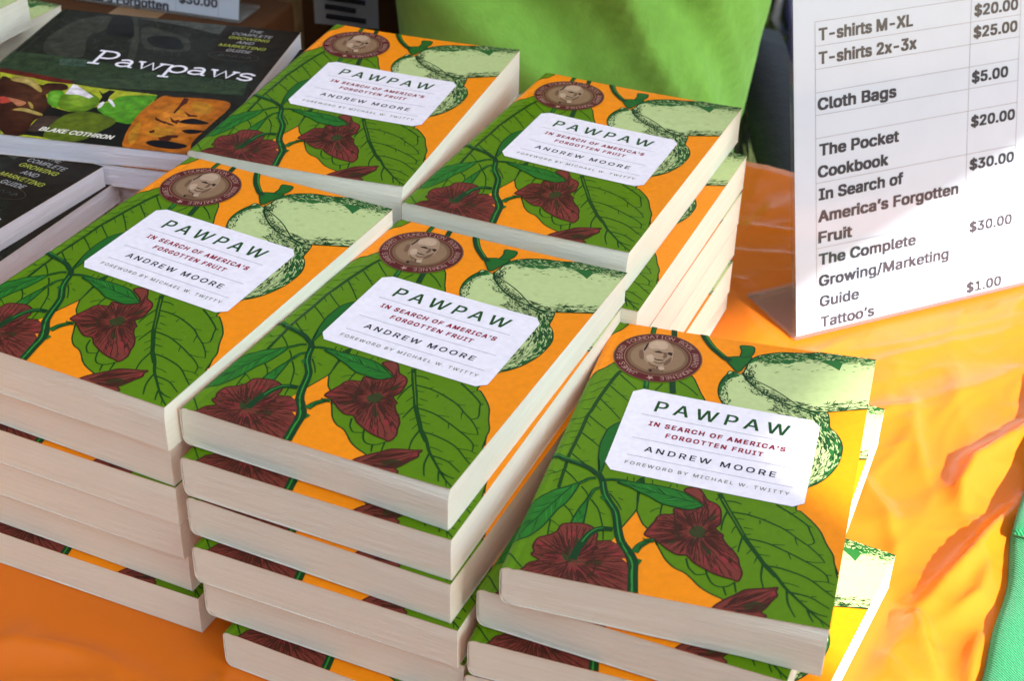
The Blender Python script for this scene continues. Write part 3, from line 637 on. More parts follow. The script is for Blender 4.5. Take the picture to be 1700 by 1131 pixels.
    hatch(art, G['topA'], -1, 1.0, 520, .34, 1.3, 'fshade', 4.6); hatch(art, G['topA'], -1, .75, 330, .3, 1.6, 'line'); hatch(art, G['topA'], -1, .85, 190, .24, .9, 'fruit', 6.4, .05); hatch(art, G['topA'], -1, 1.9, 46, .30, 1.0, 'fshade', 4.6)
    hatch(art, G['botA'], 1, .5, 170, .4, 1.5, ang=.5); hatch(art, G['botA2'], 1, .75, 110, .4, 1.4, ang=.5); hatch(art, G['botA'], -1, .5, 70, .34, 1.3, ang=1.0)
    hatch(art, G['rightB'], -1, 2.0, 560, .5, 1.0, ang=.18); hatch(art, G['rightB'], -1, 2.2, 330, .42, .9, 'fruit', 6.4, .055, ang=.15)
    hatch(art, G['leftB'], 1, .5, 110, .3, 1.5); hatch(art, G['neckA'], 1, .6, 60, .34, 1.5); hatch(art, G['joinB'], -1, .9, 220, .34, 1.1); hatch(art, G['joinB'], -1, .9, 80, .3, 1.0, 'fruit', 6.4)
    return art
def base_sheet(art, W, H, m):
    art.v += [(-1, -1, 0), (W + 1, -1, 0), (W + 1, H + 1, 0), (-1, H + 1, 0)]; n = len(art.v); art.f.append((n - 4, n - 3, n - 2, n - 1)); art.m.append(m)
_a = cover_art(); base_sheet(_a, BW, BH, KI['orange'])
COVER = _a.clip(BW, BH, US)
def title_art():
    art = Art(); p = unpack(LABEL)
    c = (sum(q[0] for q in p) / 8, sum(q[1] for q in p) / 8)
    art.poly(p, KI['white'], 0)
    T = lambda body, a, b, h, m, **k: put_text(art, body, a, b, h, KI[m], 2, **k)
    T('PAWPAW', (4.20, 14.46), (11.42, 14.12), .98, 'green_ink', bold=.012, space=1.35)
    T('IN SEARCH OF AMERICA’S', (4.20, 13.10), (11.47, 12.72), .37, 'red_ink', bold=.034, space=1.25)
    T('FORGOTTEN FRUIT', (5.28, 12.24), (10.41, 11.99), .36, 'red_ink', bold=.034, space=1.25)
    T('ANDREW MOORE', (4.47, 10.75), (11.30, 10.40), .44, 'black_ink', bold=.014, space=1.3)
    T('FOREWORD BY MICHAEL W. TWITTY', (3.72, 9.46), (12.18, 9.10), .26, 'olive_ink', bold=.006, space=1.3)
    for a, b in (((3.61, 14.01), (12.0, 13.61)), ((3.61, 11.80), (12.2, 11.40)), ((3.67, 10.25), (12.29, 9.81))):
        art.stroke([a, b], .035, .035, KI['rule'], 1)
    return art.clip(BW, BH, US)
TITLE = title_art()
def circle(c, r, n=56): return [(c[0] + r * cos(2 * pi * k / n), c[1] + r * sin(2 * pi * k / n)) for k in range(n)]
def seal_art():
    art = Art(); c = (3.28, 19.77)
    art.poly(circle(c, 2.54), KI['s_tan2'], 0); art.poly(circle(c, 2.48), KI['s_ring'], 1)
    art.stroke(circle(c, 1.90), .05, .05, KI['s_tan'], 2, closed=True)
    art.poly(circle(c, 1.80), KI['s_tan2'], 2); art.stroke(circle(c, 1.76), .05, .05, KI['s_ring'], 3, closed=True)
    art.poly([(c[0] + 1.55 * cos(2 * pi * k / 48), c[1] + 1.5 * sin(2 * pi * k / 48)) for k in range(48)], KI['s_tan'], 3)
    for m, sm, pts in SEAL:
        p = unpack(pts); art.poly(catmull(p, True, 4) if sm else p, KI[m], {'s_lt': 4, 's_md': 5, 's_hi': 6, 's_dk': 7}[m])
    ring_text(art, 'JAMES BEARD FOUNDATION BOOK AWARD NOMINEE', c, 2.18, 2.18, 0, radians(246), radians(-72), .33, KI['s_txt'], 4)
    st = []
    for k in range(10):
        r = .24 if k % 2 == 0 else .10; a = pi / 2 + k * pi / 5 + pi; st.append((c[0] + .02 + r * cos(a), c[1] - 2.19 + r * sin(a)))
    art.poly(st, KI['s_txt'], 4)
    return art.clip(BW, BH, US)
SEALM = seal_art()

class Shape:
    """how one paperback lies: thickness, slope of its top, fanned tail pages"""
    def __init__(s, T=BT, tx=0, ty=0, fan=0.06, fanu=7.0, W=BW, H=BH, curl=0.04): s.T, s.tx, s.ty, s.fan, s.fanu, s.W, s.H, s.curl = T, tx, ty, fan, fanu, W, H, curl
    def fu(s, u):
        if u < .15: return -.16 + .11 * u / .15
        if u < .35: return -.05 + .05 * (u - .15) / .2
        if u < .6: return 0.0 - .035 * (u - .35) / .25
        if u < .9: return -.035 + .045 * (u - .6) / .3
        return .01
    def z(s, u, v): return s.T + s.fu(u) + s.tx * u + s.ty * v + s.curl * s.cu(u)
    def cu(s, u):                                                # fore-edge curl, straight between the fold lines
        k = (0, 3, 6, 9, 12, 14.2, 15.24, 25); h = (0, -.5, -.6, -.3, .35, 1.1, 1.6, 2)
        for a, b, p, q in zip(k, k[1:], h, h[1:]):
            if u <= b: return p + (q - p) * (u - a) / (b - a)
        return 2
    def bow(s, u): return s.fan * max(0, min(1, (u - s.fanu) / (s.W - s.fanu))) ** 1.4 + .015
def ink_mesh(name, data, S, lift, parent):
    v, f, m = data
    used = sorted(set(m)); mp = {k: i for i, k in enumerate(used)}
    me = mesh(name, [(x, y, S.z(x, y) + z + lift) for x, y, z in v], f, [ink(KEYS[k]) for k in used], [mp[k] for k in m])
    return link_obj(name, me, parent)
def cover_mesh(S, data, backm, parent):
    """front cover with its print, spine and back cover, one folded sheet"""
    v, f, m = data
    used = sorted(set(m)); mp = {k: i for i, k in enumerate(used)}
    V = [(x, y, S.z(x, y) + z) for x, y, z in v]; F = list(f); MI = [mp[k] for k in m]
    b, e = len(used), len(used) + 1; th = .032
    ucut = [0] + [u for u in US if u < S.W] + [S.W]
    def add(q, mi):
        n = len(V); V.extend(q); F.append((n, n + 1, n + 2, n + 3)); MI.append(mi)
    H, W, T = S.H, S.W, S.T
    for a, c in zip(ucut, ucut[1:]):
        za0, za1, zc0, zc1 = S.z(a, 0), S.z(a, H), S.z(c, 0), S.z(c, H)
        add([(a, H, za1 - th), (c, H, zc1 - th), (c, 0, zc0 - th), (a, 0, za0 - th)], e)
        add([(a, 0, za0 - th), (c, 0, zc0 - th), (c, 0, zc0), (a, 0, za0)], e)
        add([(c, H, zc1 - th), (a, H, za1 - th), (a, H, za1), (c, H, zc1)], e)
    add([(W, 0, S.z(W, 0) - th), (W, H, S.z(W, H) - th), (W, H, S.z(W, H)), (W, 0, S.z(W, 0))], e)
    pr0 = [(0, S.z(0, 0)), (-.05, S.z(0, 0) - .16), (-.07, T * .55), (-.06, .5), (-.01, .25), (.10, .08), (.28, .0), (W, 0)]
    pr1 = [(0, S.z(0, H))] + [(-.05, S.z(0, H) - .16)] + pr0[2:]
    inn = [(.05, -.05), (.04, 0), (.032, 0), (.032, .01), (.03, .02), (.02, .032), (0, .032), (0, .032)]
    for k in range(len(pr0) - 1):
        a0, a1, c0, c1 = pr0[k], pr1[k], pr0[k + 1], pr1[k + 1]
        add([(a0[0], 0, a0[1]), (c0[0], 0, c0[1]), (c1[0], H, c1[1]), (a1[0], H, a1[1])][::-1], b)
        i0, i1 = inn[k], inn[k + 1]
        for vv, P, Q in ((0, a0, c0), (H, a1, c1)):
            q = [(P[0], vv, P[1]), (P[0] + i0[0], vv, P[1] + i0[1]), (Q[0] + i1[0], vv, Q[1] + i1[1]), (Q[0], vv, Q[1])]
            add(q if vv == 0 else q[::-1], e)
        if k < 6: add([(a0[0] + i0[0], 0, a0[1] + i0[1]), (c0[0] + i1[0], 0, c0[1] + i1[1]), (c1[0] + i1[0], H, c1[1] + i1[1]), (a1[0] + i0[0], H, a1[1] + i0[1])], e)
    add([(W, 0, 0), (W, H, 0), (W, H, .032), (W, 0, .032)], e)
    add([(.28, 0, .032), (W, 0, .032), (W, H, .032), (.28, H, .032)], e)
    me = mesh('cover', V, F, [ink(KEYS[k]) for k in used] + [backm, M_EDGE], MI)
    return link_obj('cover', me, parent)
def page_block(S, paper, parent):
    """the trimmed pages: rounded at the spine, fanned a little at the tail"""
    r = random.Random(int(S.T * 1000 + S.ty * 1e5)); H = S.H; W = S.W - .03
    us = [.02, .10, .3, .6, 1.5, 3, 5, 7, 9, 10.5, 12, 13, 14, 14.7] + [W]
    us = [u for u in us if u < W] + [W]
    rows = 9; V = []; F = []
    top = lambda u, v: S.z(u, v) - .046
    bot = lambda u: .036 + (0.3 * max(0, 1 - (u - .02) / .5) ** 2)
    def tail(u, t):                                              # t 0 bottom .. 1 top
        b = S.bow(u)
        return .065 - b * (1 if t < .72 else max(0, (1 - t) / .28) ** .8) + r.uniform(-.008, .008)
    n = len(us); R = rows + 1
    tl = [[(u, tail(u, k / rows), bot(u) + (top(u, max(tail(u, k / rows), 0)) - bot(u)) * k / rows) for k in range(R)] for u in us]
    hd = [[(u, H - .02 + r.uniform(-.01, .004), bot(u) + (top(u, H) - bot(u)) * k / rows) for k in range(R)] for u in us]
    def grid(g, flip):
        o = len(V); c = len(g[0])
        for row in g: V.extend(row)
        for i in range(len(g) - 1):
            for k in range(c - 1):
                q = (o + i * c + k, o + (i + 1) * c + k, o + (i + 1) * c + k + 1, o + i * c + k + 1); F.append(q[::-1] if flip else q)
    grid(tl, False); grid(hd, True)
    vsn = [j / 14 for j in range(15)]
    fe = []
    for j, t in enumerate(vsn):
        col = []
        for k in range(R):
            a, b = tl[-1][k], hd[-1][k]; bulge = .025 * sin(pi * k / rows) + r.uniform(-.006, .006)
            col.append((a[0] + bulge, a[1] + (b[1] - a[1]) * t, a[2] + (b[2] - a[2]) * t))
        fe.append(col)
    fe[0] = tl[-1]; fe[-1] = hd[-1]
    grid(fe, False)
    grid([[tl[i][-1], hd[i][-1]] for i in range(n)], False)
    grid([[tl[i][0], hd[i][0]] for i in range(n)], True)
    grid([tl[0], hd[0]], True)
    bm = bmesh.new(); bv = [bm.verts.new([c * CM for c in p]) for p in V]
    for q in F:
        try: bm.faces.new([bv[i] for i in q])
        except ValueError: pass
    bmesh.ops.remove_doubles(bm, verts=bm.verts[:], dist=2e-6)
    me = bpy.data.meshes.new('page_block'); bm.to_mesh(me); bm.free(); me.materials.append(paper)
    return link_obj('page_block', me, parent)
def copy_tree(o, parent=None):
    c = o.copy(); COL.objects.link(c)
    if parent is not None: c.parent = parent
    for ch in list(o.children): copy_tree(ch, c)
    return c
BOOKG = 'orange pawpaw paperbacks stacked on the table'
def make_book(S):
    root = empty('paperback_book')
    page_block(S, M_PAPER, root); cover_mesh(S, COVER, M_BACK, root)
    ink_mesh('title_label', TITLE, S, .046, root); ink_mesh('award_seal', SEALM, S, .048, root)
    return root
def place(o, x, y, z, deg, label, cat, group):
    o.location = (x * CM, y * CM, z * CM); o.rotation_euler = (0, 0, radians(deg)); tag(o, label, cat, group)
ORD = ['topmost', 'second from the top', 'third from the top', 'fourth from the top', 'fifth from the top', 'sixth from the top', 'seventh from the top', 'eighth from the top', 'ninth from the top']
proto = []
def stack_books(where, specs, topS, T, n_total):
    """specs: (x, y, yaw) of each book from the top down, corner at the tail of the spine"""
    for i, (x, y, a) in enumerate(specs):
        z = (n_total - 1 - i) * T
        if i == 0: o = make_book(topS)
        else:
            key = round(T, 2)
            p = [q for q in proto if q[0] == key]
            if not p: o = make_book(Shape(T=T - .08)); proto.append((key, o))
            else: o = copy_tree(p[0][1])
        nm = 'bottom' if i == n_total - 1 else ORD[i]
        lab = 'orange pawpaw paperback, ' + nm.replace('the ', '') + ' of the ' + where
        place(o, x, y, z, a, lab, 'book', BOOKG)
T6 = 2.57
stack_books('centre front stack', [(-16.63, 60.12, -24.15), (-16.64, 59.13, -23.31), (-16.57, 59.08, -24.24), (-16.38, 58.2, -22.6), (-16.07, 58.42, -22.7), (-15.05, 57.23, -24.15)],
            Shape(T=15.16 - 5 * T6, tx=0, ty=-.019, fan=.26, fanu=5, curl=.07), T6, 6)
def from_br(x, y, deg): a = radians(deg); return (x - BW * cos(a), y - BW * sin(a), deg)
def from_tr(x, y, deg): a = radians(deg); return (x - BW * cos(a) + BH * sin(a), y - BW * sin(a) - BH * cos(a), deg)
stack_books('left front stack', [(-31.01, 65.84, -25.02), from_br(-17.32, 59.76, -25.6), from_br(-17.27, 59.63, -24.3), from_br(-17.34, 59.86, -23.9), from_br(-17.21, 60.15, -23.9), from_br(-16.82, 59.59, -22.6)],
            Shape(T=15.7 - 5 * T6, tx=-.005, ty=.010, fan=.12, fanu=6, curl=-.03), T6, 6)
stack_books('rear middle stack', [(-21.53, 87.62, -18.19), (-21.5, 88.0, -18.6), (-21.4, 88.1, -19.0), (-21.5, 88.0, -18.5), (-21.45, 88.1, -18.9), (-21.5, 88.0, -18.6)],
            Shape(T=15.92 - 5 * T6, tx=-.006, ty=.016, fan=.30, fanu=4, curl=.12), T6, 6)
stack_books('rear right stack', [(-7.16, 82.18, -23.45), from_tr(16.33, 94.9, -23.0), from_tr(16.2, 94.35, -23.2), from_tr(16.15, 94.3, -23.3), from_tr(15.95, 93.3, -23.6), from_tr(16.15, 95.0, -23.2)],
            Shape(T=15.33 - 5 * T6, tx=.002, ty=-.002, fan=.30, fanu=4, curl=.08), T6, 6)
TE = 2.46
stack_books('right front stack beside the green cloth', [(-.27, 52.14, -16.04), (-1.38, 53.17, -22.1), (-1.78, 52.19, -17.5), (-1.95, 52.3, -18.5), from_tr(22.35, 64.6, -28.5)],
            Shape(T=12.14 - 4 * TE, tx=.025, ty=-.012, fan=.24, fanu=8, curl=.06), TE, 5)
stack_books('far left stack behind the dark guides', [from_tr(-40.2, 115.9, -22.5), from_tr(-39.2, 121.0, -23.5), from_tr(-39.0, 120.6, -23.0), from_tr(-39.3, 121.2, -23.8), from_tr(-39.1, 120.8, -23.2), from_tr(-39.2, 121, -23.5)],
            Shape(T=15.5 - 5 * T6, fan=.1, curl=.03), T6, 6)

# ------------------------------------------------------------------ the dark growing guides
PW, PH, PT = 20.32, 22.86, 1.6
PPR = {'pgray': 1, 'pdark': 2, 'pgray2': 1, 'pblack': 3, 'pband': 2, 'pbandl': 3, 'pred': 3, 'pyel': 1.5, 'pdkr': 3, 'ptan': 4, 'pcoral': 4, 'ppeach': 4.5, 'pgrn': 4, 'pgrn2': 4.6, 'phl': 5, 'pgrn3': 5, 'pbrown': 4, 'porange': 6, 'porange2': 7, 'pseed': 8, 'pcrack': 7.6}
def slab_letter(ch):
    arc = lambda cx, cy, rx, ry, a0, a1, n=12: [(cx + rx * cos(radians(a0 + (a1 - a0) * k / n)), cy + ry * sin(radians(a0 + (a1 - a0) * k / n))) for k in range(n + 1)]
    if ch == 'P': return 1.62, [[(.05, .05), (.75, .05)], [(.38, .05), (.38, 1.88)], [(.05, 1.88), (.38, 1.88), (.85, 1.88)] + arc(.85, 1.38, .52, .50, 90, -90) + [(.38, .88)]]
    if ch == 'a': return 1.22, [[(.18, .88)] + arc(.52, .62, .36, .36, 120, 0, 8) + [(.88, .14), (.96, .05), (1.12, .05)], [(.88, .56)] + arc(.46, .32, .36, .27, 75, 285, 12) + [(.88, .22)]]
    if ch == 'w': return 1.72, [[(.0, .97), (.42, .97)], [(.2, .97), (.5, .05), (.86, .97), (1.2, .05), (1.5, .97)], [(1.28, .97), (1.70, .97)]]
    if ch == 'p': return 1.45, [[(.0, .97), (.32, .97), (.32, -.66)], [(.02, -.66), (.66, -.66)], arc(.80, .5, .48, .47, 0, 360, 24)]
    if ch == 's': return 1.0, [[(.86, .74), (.86, .92)], [(.86, .74)] + arc(.5, .73, .36, .24, 15, 180, 8) + [(.2, .58), (.5, .51), (.78, .43)] + arc(.5, .28, .36, .24, 30, -180, 10) + [(.12, .1)]]
def guide_art():
    art = Art(); r = random.Random(3)
    for m, sm, ol, om, pts in PPOLYS:
        p = unpack(pts); p = catmull(p, True, 4) if sm else p; art.poly(p, KI[m], PPR[m])
        if m + '_tone1' in INK and sm:                            # tones of the printed photograph
            cx = sum(q[0] for q in p) / len(p) - .1; cy = sum(q[1] for q in p) / len(p) + .25
            for i in range(1, 7):
                k = 1 - i * .145; art.poly([(cx + (x - cx) * k, cy + (y - cy) * k) for x, y in p], KI['%s_tone%d' % (m, i)], PPR[m] + .07 * i)
    for _ in range(150):                                          # leaf veins in the dark photograph
        x, y = r.uniform(.5, 13), r.uniform(14, 21.5); a = r.uniform(.6, 2.2); l = r.uniform(.4, 1.6)
        art.stroke(catmull([(x, y), (x + cos(a) * l * .5, y + sin(a) * l * .5 + .05), (x + cos(a + .3) * l, y + sin(a + .3) * l)], False, 3), .05, .03, KI['pgray2' if r.random() < .6 else 'pgray'], 1.4, taper=True)
    for row in range(7):                                          # rows of small marks in the green band
        y0 = 10.9 + row * .36
        x = .6
        while x < 18.8:
            l = r.uniform(.05, .28)
            if r.random() < .8: art.stroke([(x, y0 + (.012 * (9 - x))), (x + l, y0 + .012 * (9 - x) + r.uniform(-.06, .06))], r.uniform(.05, .16), .06, KI['pmark'], 4)
            x += l + r.uniform(.05, .22)
    x = 6.45; sc = 1.325
    for ch in 'Pawpaws':
        adv, st = slab_letter(ch)
        for s_ in st:
            art.stroke([(x + a * sc, 12.95 - .028 * (x + a * sc - 6.5) + b * sc) for a, b in s_], .25, .25, KI['white'], 9.5, closed=False)
        x += adv * sc
    put_text(art, 'BLAKE COTHRON', (8.1, 1.15), (13.5, .92), .58, KI['cream'], 9.5, bold=.03, shear=.12)
    for body, a, b, ink_ in (('THE', (16.35, 21.75), (17.45, 21.70), 'grey_ink'), ('COMPLETE', (15.2, 20.95), (18.5, 20.9), 'grey_ink'), ('GROWING', (15.2, 20.15), (18.5, 20.1), 'lime_ink'), ('AND', (16.1, 19.32), (17.5, 19.3), 'grey_ink'), ('MARKETING', (14.95, 18.50), (18.75, 18.42), 'lime_ink'), ('GUIDE', (15.85, 17.64), (17.85, 17.60), 'grey_ink')):
        put_text(art, body, a, b, .50, KI[ink_], 9.5, bold=.003, shear=.12)
    e = [(16.8 + 2.0 * cos(2 * pi * k / 40), 16.75 + .85 * sin(2 * pi * k / 40)) for k in range(40)]
    art.stroke(e, .06, .06, KI['ellipse'], 9.5, closed=True)
    for k in range(5): art.stroke(catmull([(15.6 + k * .55, 16.6), (15.8 + k * .55, 16.95), (16.0 + k * .55, 16.6)], False, 3), .1, .06, KI['pgray'], 9.5)
    base_sheet(art, PW, PH, KI['pbase'])
    return art.clip(PW, PH, US + (17.0,))
GUIDE = guide_art()
GUIDEG = 'dark growing guides stacked on the table'
def make_guide(S):
    root = empty('guide_book'); page_block(S, M_PAPER2, root); cover_mesh(S, GUIDE, M_DARKBACK, root); return root
def stack_guides(where, specs, topS, n):
    pr = None
    for i, (x, y, a) in enumerate(specs):
        if i == 0: o = make_guide(topS)
        elif pr is None: o = pr = make_guide(Shape(T=PT - .02, W=PW, H=PH))
        else: o = copy_tree(pr)
        nm = 'bottom' if i == n - 1 else ORD[i]
        place(o, x, y, (n - 1 - i) * PT, a, 'dark pawpaw growing guide, ' + nm.replace('the ', '') + ' of the ' + where, 'book', GUIDEG)
def from_tr2(x, y, deg): a = radians(deg); return (x - PW * cos(a) + PH * sin(a), y - PW * sin(a) - PH * cos(a), deg)
rj = random.Random(5)
stack_guides('rear stack under a price sign', [(-41.29, 93.44, -9.35), (-41.5, 94.1, -12.0)] + [(-41.4 + rj.uniform(-.3, .3), 94.6 + rj.uniform(0, .5), -10.5 + rj.uniform(-1, 1)) for _ in range(7)],
             Shape(T=14.47 - 8 * PT, tx=-.018, W=PW, H=PH, fan=.1), 9)
stack_guides('left stack cut by the photo edge', [from_tr2(-28.3, 91.06, -26.0), from_tr2(-27.7, 92.0, -22.6)] + [from_tr2(-28.4 + rj.uniform(-.4, .2), 91.2 + rj.uniform(-.6, .2), -25 + rj.uniform(-1, 1)) for _ in range(6)],
             Shape(T=12.7 - 7 * PT, W=PW, H=PH, fan=.05), 8)

# ------------------------------------------------------------------ price signs
M_CARD = mat('sign_paper', (.475, .58, .69), rough=0.55, spec=0.3, nscale=40, namp=0.02, coat=0.8)
M_TXT = mat('sign_lettering', (.035, .037, .05), rough=0.5, spec=0.2, nscale=90, namp=0.1, coat=0.8)
M_RULE = mat('sign_rule', (.30, .31, .36), rough=0.5, spec=0.2, nscale=90, namp=0.1, coat=0.8)
M_ACR = clear_plastic('clear_acrylic', (.97, .98, .97)); M_FOOT = clear_plastic('hazy_acrylic', (.97, .97, .97), haze=.08)  # foot has a little even white haze mixed in
def sign(loc, deg, tilt, W, H, rows, rules, label, foot, th=.82):
    root = empty('price_sign', loc, radians(deg)); tag(root, label, 'sign', 'price signs in clear holders')
    t = radians(tilt); X = lambda u, v, d: (u, v * sin(t) - d * cos(t), v * cos(t) + d * sin(t))
    b = MB(); b.box(0, W, .35, H, -.02, .02, xf=lambda p: X(p[0], p[1], p[2]))
    paper = b.build('paper_insert', M_CARD, root)
    art = Art()
    for body, a, c, hh in rows: put_text(art, body, a, c, hh, 0, 2, bold=.036, space=1.02)
    for a, c in rules: art.stroke([a, c], .045, .045, 1, 1)
    v, f, m = art.clip(W - .1, H)
    me = mesh('lettering', [X(x, y, .024 + z) for x, y, z in v], f, [M_TXT, M_RULE], m)
    link_obj('lettering', me, paper)
    b = MB(); b.box(-.12, W + .12, .30, H + .3, -.34, -.04, xf=lambda p: X(*p)); b.build('acrylic_panel', M_ACR, root, bevel=.04)
    b = MB(); b.box(-.12, W + .12, .0, foot, .03, .30); b.build('acrylic_foot', M_FOOT, root, bevel=.04)
    return root
R1 = [('T-shirts M-XL', (2.07, 21.62), (9.83, 21.60)), ('T-shirts 2x-3x', (2.06, 20.0), (10.17, 19.96)), ('Cloth Bags', (1.97, 16.80), (8.49, 16.76)), ('The Pocket', (2.08, 13.53), (8.77, 13.48)), ('Cookbook', (1.96, 11.96), (7.88, 11.90)),
      ('In Search of', (2.03, 10.30), (9.2, 10.28)), ('America’s Forgotten', (1.97, 8.68), (14.2, 8.62)), ('Fruit', (1.98, 7.12), (4.76, 7.08)), ('The Complete', (2.0, 5.45), (10.44, 5.38)), ('Growing/Marketing', (2.0, 3.8), (13.49, 3.70)), ('Guide', (2.05, 2.22), (5.41, 2.16)), ('Tattoo’s', (2.11, .60), (6.78, .55)),
      ('$20.00', (15.26, 21.58), (19.08, 21.58)), ('$25.00', (15.25, 20.02), (19.1, 20.01)), ('$5.00', (15.22, 16.78), (18.42, 16.78)), ('$20.00', (15.27, 13.50), (19.21, 13.48)), ('$30.00', (15.27, 10.26), (19.29, 10.23)), ('$30.00', (15.43, 5.39), (19.35, 5.37)), ('$1.00', (15.34, .57), (18.57, .55))]
L1 = [((1.72, y), (19.45, y - .1)) for y in (22.92, 21.25, 19.66, 18.03, 16.44, 14.80, 11.56, 6.71)] + [((1.74, 22.92), (1.76, .4)), ((14.92, 22.9), (14.95, .4)), ((19.35, 22.9), (19.55, .4))]
sign((20.784, 90.667, .05), 24.452, 13.8, 21.6, 27.9, [(a, b, c, .79 if a[0] != '$' else .74) for a, b, c in R1], L1, 'large white price sheet in clear holder, standing at the right', 6.8)
R2 = [('America’s Forgotten', (2.2, .32), (14.1, .32), .8), ('$30.00', (15.3, 1.25), (19.3, 1.25), .74), ('In Search of', (2.2, 1.9), (9.4, 1.9), .8)]
sign((-47.5, 140.9, 6.2), -17.0, 14, 21.6, 27.9, R2, [((1.7, 3.4), (19.4, 3.4)), ((14.9, 8), (14.9, .3)), ((19.45, 8), (19.45, .3))], 'white price sheet behind the dark guides, cut by the top edge', 4.5)

# ------------------------------------------------------------------ table and its orange cloth
TA = radians(-25); ax, ay = cos(TA), sin(TA); bx, by = -sin(TA), cos(TA)
def tab(a, b, z=0): return (a * ax + b * bx, a * ay + b * by, z)
B0, B1, A0, A1 = 20.0, 117.3, -120.0, 95.0
root = empty('folding_table', tab((A0 + A1) / 2, (B0 + B1) / 2, GROUND), TA); tag(root, 'folding table hidden under the orange cloth', 'table')
M_PLAST = mat('table_plastic', (.62, .62, .60), rough=.5, nscale=60); M_STEEL = mat('grey_steel', (.25, .26, .27), rough=.35, metal=.8, nscale=50)
hw, hd = (A1 - A0) / 2 - 1.5, (B1 - B0) / 2 - 1.5
b = MB(); b.box(-hw, hw, -hd, hd, -GROUND - 5, -GROUND - .9); b.build('tabletop', M_PLAST, root, bevel=.6)
for sx in (-1, 1):
    for sy in (-1, 1):
        b = MB(); b.tube([(sx * (hw - 14), sy * (hd - 8), 0), (sx * (hw - 14), sy * (hd - 8), -GROUND - 5)], 1.5, 12); b.build('leg', M_STEEL, root, smooth=True)
from mathutils import noise as mno
FOOT = []                                                       # footprints that stay flat
def foot(x, y, deg, w, h): a = radians(deg); FOOT.append((x, y, cos(a), sin(a), w, h))
for q in ((-16.6, 58, -24, 16, 24), (-31, 63, -25, 16, 26), (-21.5, 88, -18.5, 15.3, 23), (-7.2, 80.5, -23.3, 16, 25), (-2, 50, -18, 17, 25), (*from_tr(22.35, 64.6, -28.5), BW, BH), (-42, 93, -10.5, 20.5, 24), (*from_tr2(-28, 91.5, -25), 21, 23), (*from_tr(-39, 121, -23), 16, 23), (20.8, 90.7, 24.4, 21.6, 7), (-48.5, 138, -17, 25, 10)): foot(*q)
def fdist(x, y):
    d = 99.0
    for fx, fy, c, s, w, h in FOOT:
        dx, dy = x - fx, y - fy; u, v = dx * c + dy * s, -dx * s + dy * c
        d = min(d, hypot(max(-u, 0, u - w), max(-v, 0, v - h)))
    return d
RIDGES = [([(28.0, 70.6), (28.4, 73.2), (29.8, 75.6), (32.0, 77.6), (34, 78.6)], 1.7, .9, 2.4), ([(22.9, 61.4), (25.3, 64.2), (27.4, 66.4), (29.8, 69.4), (32.3, 72.6)], 1.7, .8, 2.2), ([(27.9, 84.2), (27.0, 79.0), (26.6, 73.0)], .45, .5, 1.4), ([(23.2, 62.2), (23.0, 59.5), (23.4, 56.0)], 1.2, .8, 2.0), ([(32.0, 77.4), (34.4, 79.6), (37, 81.5)], 1.3, .9, 2.0),
          ([(24, 87.2), (27.3, 88.6), (32.7, 91.0), (38.3, 93.2)], .25, .5, 1.0), ([(23.0, 89.0), (29, 90.6), (40, 95.6)], .18, .35, .5), ([(24.5, 61), (27.0, 63.0), (28.6, 66)], .9, .7, 1.3), ([(24.0, 53.8), (25.4, 58.0), (26.6, 60.5)], 1.2, .9, 1.6), ([(28, 80), (31, 84), (36, 87)], .35, .9, 1.6), ([(19, 84), (24, 82), (29, 82.5)], .25, .5, 1.0), ([(22, 76), (23.5, 71), (23.2, 67)], .5, .6, 1.3), ([(20, 60), (21.6, 56.5), (22, 52)], .7, .7, 1.4),
          ([(-30.5, 62.6), (-23, 61.6), (-16.5, 60.2)], .55, .7, 1.8), ([(-31, 65.6), (-24, 63.4), (-17, 62.2)], .35, .5, 1.2), ([(-30, 58.6), (-21, 57.9), (-13.5, 55.8)], .7, .7, 2.0), ([(-30, 55.2), (-22, 55.4), (-12, 52.4)], .5, .6, 1.6), ([(-24, 60.0), (-21, 57), (-20.4, 53)], .35, .4, .9), ([(-17.5, 59.2), (-15.4, 57.2), (-14.6, 54.5)], .45, .4, .8), ([(-27, 64), (-26.2, 60), (-27.5, 57)], .3, .4, .9), ([(-19, 62.5), (-17.6, 58.5)], .3, .35, .7),
          ([(17.5, 110.8), (25, 110.6)], .22, .3, .35), ([(17.5, 107.8), (25, 107.0)], .24, .3, .45), ([(21.7, 118.3), (19.9, 111.2)], .14, .25, .3), ([(16, 104), (24, 103)], .22, .4, .9), ([(15.5, 100), (20.5, 97.5)], .2, .4, .7)]
def ridge(x, y):
    h = 0
    for pts, amp, w0, w1 in RIDGES:
        best = 1e9; sd = 1; tt = 0; n = len(pts) - 1
        for i in range(n):
            (x0, y0), (x1, y1) = pts[i], pts[i + 1]; dx, dy = x1 - x0, y1 - y0; L2 = dx * dx + dy * dy
            t = max(0, min(1, ((x - x0) * dx + (y - y0) * dy) / L2)); ex, ey = x - x0 - dx * t, y - y0 - dy * t; d = ex * ex + ey * ey
            if d < best: best = d; sd = dx * ey - dy * ex; tt = (i + t) / n
        w = w0 if sd > 0 else w1
        if best < 25 * w * w: h += amp * sin(pi * min(max(tt, .04), .96)) ** .7 / (1 + (best / (w * w) + .009) ** .66) ** 2
    return h
